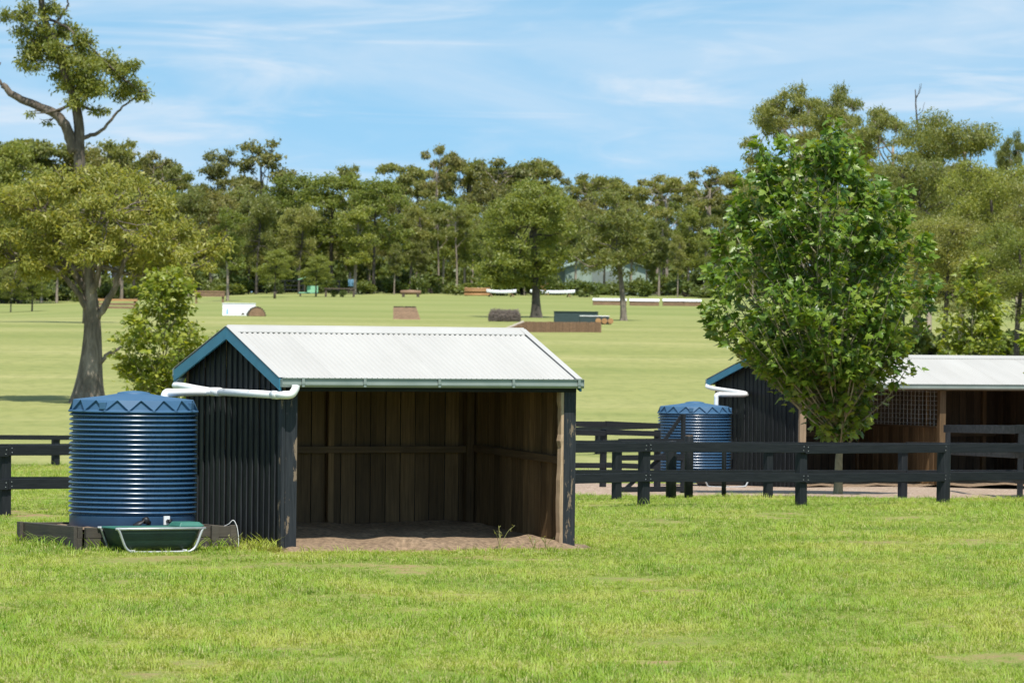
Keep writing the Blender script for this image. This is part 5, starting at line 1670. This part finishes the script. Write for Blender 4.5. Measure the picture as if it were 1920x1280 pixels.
for px, wpx, lab in ((1143, 64, 'white-topped long box jump beside the slim paddock gum'), (1208, 56, 'white-topped long box jump between two others of its row'), (1262, 40, 'white-topped shorter box jump next to the end of its row'), (1298, 34, 'white-topped shortest box jump at the end of its row')):
    D = 470
    r_ = thing('long_box_jump', px, D, lab, 'horse jump', .02)
    w = wpx * sc_(D)
    mb = MB(); mb.box(-w / 2 + .03, w / 2 - .03, -.3, .4, -.05, .40); mb.build('body', M['jbrown'], r_, bevel=.01)
    mb = MB(); mb.hexa([(-w / 2, -.36, .402), (w / 2, -.36, .402), (w / 2, .46, .402), (-w / 2, .46, .402), (-w / 2, -.2, .60), (w / 2, -.2, .60), (w / 2, .3, .60), (-w / 2, .3, .60)]); mb.build('top', M['jwhite'], r_, bevel=.01)
# things beyond the left gum
r_ = thing('table_jump', 218, 430, 'orange-brown timber jump half hidden behind the spreading gum trunk', 'horse jump', .05)
for z in (.35, .62, .95): 
    mb = MB(); mb.box(-1.7, 1.7, -.4, .5, z - .09, z + .09); mb.build('plank', M['jorange'] if z > .9 else M['jbrown'], r_)
for x in (-1.5, 1.5):
    mb = MB(); mb.box(x - .1, x + .1, -.35, .45, -.1, 1.1); mb.build('leg', M['jdark'], r_)
# green animal-like play sculpture, post, notice panel
r_ = thing('seat_sculpture', 578, 508, 'mint green garden seat with raised canopy near the young tree', 'seat', .1)
mb = MB(); mb.box(-.9, .9, -.3, .3, .28, .40); mb.build('seat', M['jgreen'], r_, bevel=.02)
mb = MB(); mb.box(-.1, .95, .3, .36, .40, 1.0); mb.build('backrest', M['jgreen'], r_, bevel=.02)
for x in (-.75, .75):
    mb = MB(); mb.box(x - .06, x + .06, -.25, .25, -.05, .278); mb.build('leg', M['jdark'], r_)
mb = MB(); mb.hexa([(-1.0, -.4, 1.55), (.3, -.4, 1.95), (.3, .4, 1.95), (-1.0, .4, 1.55), (-1.0, -.4, 1.63), (.3, -.4, 2.03), (.3, .4, 2.03), (-1.0, .4, 1.63)]); mb.build('canopy', M['jgreen'], r_)
mb = MB(); mb.box(-.4, -.32, -.04, .04, .402, 1.74); mb.build('canopy_post', M['jdark'], r_)
r_ = thing('marker_post', 515, 492, 'short dark post standing below the young round-headed tree', 'post')
mb = MB(); mb.tube([(0, 0, -.1), (0, 0, .55), (0, 0, .6)], [.13, .12, .09], 10); mb.build('shaft', M['jdark'], r_, True)
r_ = thing('notice_panel', 660, 540, 'small blue notice panel on posts among the forest trunks', 'sign')
mb = MB(); mb.box(-.38, .38, -.03, .03, .75, 1.45); mb.build('panel', M['jblue'], r_)
for x in (-.3, .3):
    mb = MB(); mb.box(x - .04, x + .04, .031, .09, -.1, 1.3); mb.build('leg', M['jdark'], r_)
# dark post and rail fence along the forest on the left
FF = [q2(px, 540) for px in range(330, 640, 34)]
fence('forest_fence', 'dark post-and-rail fence under the trees at the forest edge', FF, (1.25, .75, .35), pw=.14, ptop=1.3, rail_h=.12, seed=15)
# pale green barn among the trees
r_ = thing('barn', 1138, 566, 'pale green metal barn half hidden among the forest trees', 'building', .12)
bw, bd, bh = 9.0, 7.0, 2.7
M['mint'] = simple('pale_green_barn_metal', (.25, .33, .27), (.32, .40, .34), (2, 2, .3), .5, bump=.1)
mb = MB(); mb.extrude([(-bw / 2, -.2), (bw / 2, -.2), (bw / 2, bh), (0, bh + 1.5), (-bw / 2, bh)], 'y', 0, bd); mb.build('wall', M['mint'], r_)
for sx in (-1, 1):
    mb = MB(); mb.hexa([(sx * (bw / 2 + .4), -.4, bh - .07), (0, -.4, bh + 1.54), (0, bd + .4, bh + 1.54), (sx * (bw / 2 + .4), bd + .4, bh - .07), (sx * (bw / 2 + .4), -.4, bh + .01), (0, -.4, bh + 1.62), (0, bd + .4, bh + 1.62), (sx * (bw / 2 + .4), bd + .4, bh + .01)]); mb.build('roof', M['mint'], r_)
mb = MB(); mb.box(-1.6, 1.6, -.08, -.005, -.1, 2.4); mb.build('door', M['gutter'], r_)

# ------------------------------------------------------------------ weeds at the mouth of the near shelter
M['weed'] = leafmat('weed_stems', (.16, .20, .06), (.26, .27, .10), (.36, .33, .16))
for (u, v, hh, lab) in ((3.05, -.12, .38, 'tall thin weed with seed heads on the sand at the shelter mouth'), (3.52, -.18, .20, 'low forked weed on the sand beside the tall weed'), (3.68, -.22, .17, 'small arching weed nearest the chewed shelter post'), (-.52, .40, .22, 'arching weed at the end of the sleeper surround')):
    r_ = empty('weed', SO + Vector((math.cos(TH) * u - math.sin(TH) * v, math.sin(TH) * u + math.cos(TH) * v, .0)), TH); tag(r_, lab, 'weed')
    rr = random.Random(int(u * 100)); mb = MB(); lf = MB()
    for i in range(4):
        a = rr.uniform(0, 6.28); l = hh * rr.uniform(.5, 1)
        e = Vector((math.cos(a) * l * .6, math.sin(a) * l * .6, l * rr.uniform(.6, 1)))
        mb.tube(smooth_path([(0, 0, -.03), e * .5 + Vector((0, 0, l * .12)), e], 4), .0032, 4)
        for k in range(4):
            t = rr.uniform(.3, 1); q = e * t + Vector((0, 0, l * .2 * t * (1 - t)))
            d = Vector((rr.uniform(-1, 1), rr.uniform(-1, 1), rr.uniform(0, .7))).normalized() * .05
            s_ = d.cross(Vector((0, 0, 1))).normalized() * .010
            b = len(lf.v); lf.v += [tuple(q), tuple(q + d * .5 + s_), tuple(q + d), tuple(q + d * .5 - s_)]; lf.face((b, b + 1, b + 2, b + 3))
    mb.build('stem', M['weed'], r_); lf.build('leaves', M['weed'], r_)['kind'] = 'stuff'

# ------------------------------------------------------------------ grass (instanced blades, one object)
def grassmat():
    mt, t = newmat('grass_blades')
    oi = nd(t, 'ShaderNodeObjectInfo')
    g = nd(t, 'ShaderNodeNewGeometry')
    mp = nd(t, 'ShaderNodeMapping'); mp.inputs['Scale'].default_value = (.5, .28, .5)
    t.links.new(oi.outputs['Location'], mp.inputs[0])
    n = noise(t, mp.outputs[0], 1.0, 5, .65)
    n_b = noise(t, mp.outputs[0], 4.5, 4, .7)
    a = ramp(t, n, [(.36, (.125, .255, .018)), (.5, (.240, .365, .036)), (.63, (.400, .430, .090))])
    a = mixcol(t, rng(t, n_b, .56, .76, 0, .6), a, (.44, .42, .14))
    b = mixcol(t, rng(t, oi.outputs['Random'], 0, 1, 0, .5), a, (.36, .44, .066))
    c = mixcol(t, rng(t, g.outputs['Random Per Island'], .83, .88, 0, .72), b, (.55, .47, .25))
    p = nd(t, 'ShaderNodeBsdfPrincipled', {'Roughness': .5, 'Specular IOR Level': .3})
    t.links.new(c, p.inputs['Base Color'])
    tr_ = nd(t, 'ShaderNodeBsdfTranslucent')
    t.links.new(mixcol(t, 1.0, c, (1.3, 1.25, .6), 'MULTIPLY'), tr_.inputs[0])
    ms = nd(t, 'ShaderNodeMixShader', {0: .35})
    t.links.new(p.outputs[0], ms.inputs[1]); t.links.new(tr_.outputs[0], ms.inputs[2])
    o = nd(t, 'ShaderNodeOutputMaterial'); t.links.new(ms.outputs[0], o.inputs[0])
    return mt
M['grass'] = grassmat()
gc = bpy.data.collections.new('grass_tufts')
for k in range(6):
    rr = random.Random(300 + k)
    mb = MB()
    for i in range(16):
        a = rr.uniform(0, 6.28); r0 = .05 * math.sqrt(rr.random()); x, y = r0 * math.cos(rr.uniform(0, 6.28)), r0 * math.sin(rr.uniform(0, 6.28))
        h = rr.uniform(.018, .048) if rr.random() < .97 else rr.uniform(.06, .11); ln = rr.uniform(.2, 1.3) * h
        w = rr.uniform(.0028, .0050)
        dx, dy = math.cos(a), math.sin(a); sx, sy = -dy * w, dx * w
        b = len(mb.v)
        mb.v += [(x - sx, y - sy, -.01), (x + sx, y + sy, -.01), (x + dx * ln * .35 + sx * .8, y + dy * ln * .35 + sy * .8, h * .62), (x + dx * ln * .35 - sx * .8, y + dy * ln * .35 - sy * .8, h * .62), (x + dx * ln, y + dy * ln, h)]
        mb.f += [(b, b + 1, b + 2, b + 3), (b + 3, b + 2, b + 4)]; mb.mi += [0, 0]
    me = bpy.data.meshes.new('grass_tuft'); me.from_pydata(mb.v, [], mb.f); me.materials.append(M['grass']); me.update()
    o = bpy.data.objects.new('grass_tuft', me); gc.objects.link(o)
rs_ = np.random.RandomState(9)
P_ = []
def sow(n, d0, d1, smin, smax, power=1.0):
    d = np.sqrt(rs_.uniform(d0 ** 2, d1 ** 2, n))
    x = rs_.uniform(-.112, .112, n) * d
    u, v = shed_uv(x, d)
    keep = ~((u > -.02) & (u < 4.33) & (v > -.02) & (v < 2.75))
    keep &= ~((u > sL - .08) & (u < sR + .06) & (v > tf - .07) & (v < tb + .06))
    keep &= ~((d > 97.2) & (d < 121) & (x > -.8))
    dmk = dirtmask(x, d)
    keep &= rs_.random_sample(n) > dmk * .80
    x, d = x[keep], d[keep]
    sc = rs_.uniform(smin, smax, len(x))
    # taller patches
    pat = np.sin(x * 1.3 + 2 * np.sin(d * .21)) * np.sin(d * .47 + 1.1 * np.sin(x * .8))
    sc *= 1 + .30 * pat
    sc *= np.where(dmk[keep] > .08, .6, 1.0)
    P_.append(np.stack([x, d, gz(x, d), sc], 1))
sow(95000, 39, 58, .55, 1.1)
sow(85000, 58, 76, .55, 1.1)
sow(70000, 76, 98, .55, 1.05)
sow(45000, 98, 150, .7, 1.3)
# ranker grass along sleepers, wall foot and fence posts
ex = []
for i in range(900):
    t = rs_.rand(); k = rs_.randint(4)
    if k == 0: u, v = sL + (sR - sL) * t, tf - .10 - abs(rs_.normal()) * .09
    elif k == 1: u, v = sR + .05 + rs_.rand() * (-.06 - sR), tf + rs_.normal() * .18 + .05
    elif k == 2: u, v = -.06 - abs(rs_.normal()) * .07, .02 + rs_.rand() * .8
    else: u, v = sL - .10 - abs(rs_.normal()) * .08, tf + (tb - tf) * t
    x = SO.x + u * math.cos(TH) - v * math.sin(TH); d = SO.y + u * math.sin(TH) + v * math.cos(TH)
    ex.append((x, d, GZ(x, d), rs_.uniform(1.0, 2.2)))
for (x, d) in FR_:
    for i in range(30):
        a, b = x + rs_.normal() * .14, d + rs_.normal() * .14
        ex.append((a, b, GZ(a, b), rs_.uniform(.7, 1.5)))
P_.append(np.array(ex))
# grass edge of the gravel
n = 5000; x = rs_.uniform(0, 14, n); d = 96.6 + rs_.normal(size=n) * .5
P_.append(np.stack([x, d, gz(x, d), rs_.uniform(.5, 1.1, n)], 1))
PT = np.concatenate(P_)
me = bpy.data.meshes.new('grass'); me.vertices.add(len(PT))
me.vertices.foreach_set('co', np.ascontiguousarray(PT[:, :3], dtype=np.float32).ravel())
a_ = me.attributes.new('scl', 'FLOAT', 'POINT'); a_.data.foreach_set('value', np.ascontiguousarray(PT[:, 3], dtype=np.float32))
me.update()
go = ob('grass', me); tag(go, 'short green lawn grass with straw-coloured blades round the shelters', 'grass', kind='stuff')
ng = bpy.data.node_groups.new('grass_scatter', 'GeometryNodeTree')
ng.interface.new_socket('Geometry', in_out='INPUT', socket_type='NodeSocketGeometry')
ng.interface.new_socket('Geometry', in_out='OUTPUT', socket_type='NodeSocketGeometry')
gi = ng.nodes.new('NodeGroupInput'); go_ = ng.nodes.new('NodeGroupOutput')
m2p = ng.nodes.new('GeometryNodeMeshToPoints')
iop = ng.nodes.new('GeometryNodeInstanceOnPoints'); iop.inputs['Pick Instance'].default_value = True
ci = ng.nodes.new('GeometryNodeCollectionInfo'); ci.inputs['Collection'].default_value = gc; ci.inputs['Separate Children'].default_value = True; ci.inputs['Reset Children'].default_value = True
rvi = ng.nodes.new('FunctionNodeRandomValue'); rvi.data_type = 'INT'
rvi.inputs[4].default_value = 0; rvi.inputs[5].default_value = 5
rvr = ng.nodes.new('FunctionNodeRandomValue'); rvr.data_type = 'FLOAT_VECTOR'
rvr.inputs[0].default_value = (-.12, -.12, 0); rvr.inputs[1].default_value = (.12, .12, 6.283)
na = ng.nodes.new('GeometryNodeInputNamedAttribute'); na.data_type = 'FLOAT'; na.inputs['Name'].default_value = 'scl'
L = ng.links.new
L(gi.outputs[0], m2p.inputs['Mesh']); L(m2p.outputs[0], iop.inputs['Points']); L(ci.outputs[0], iop.inputs['Instance'])
L(rvi.outputs[2], iop.inputs['Instance Index']); L(rvr.outputs[0], iop.inputs['Rotation']); L(na.outputs[0], iop.inputs['Scale'])
L(iop.outputs[0], go_.inputs[0])
gm_ = go.modifiers.new('scatter', 'NODES'); gm_.node_group = ng
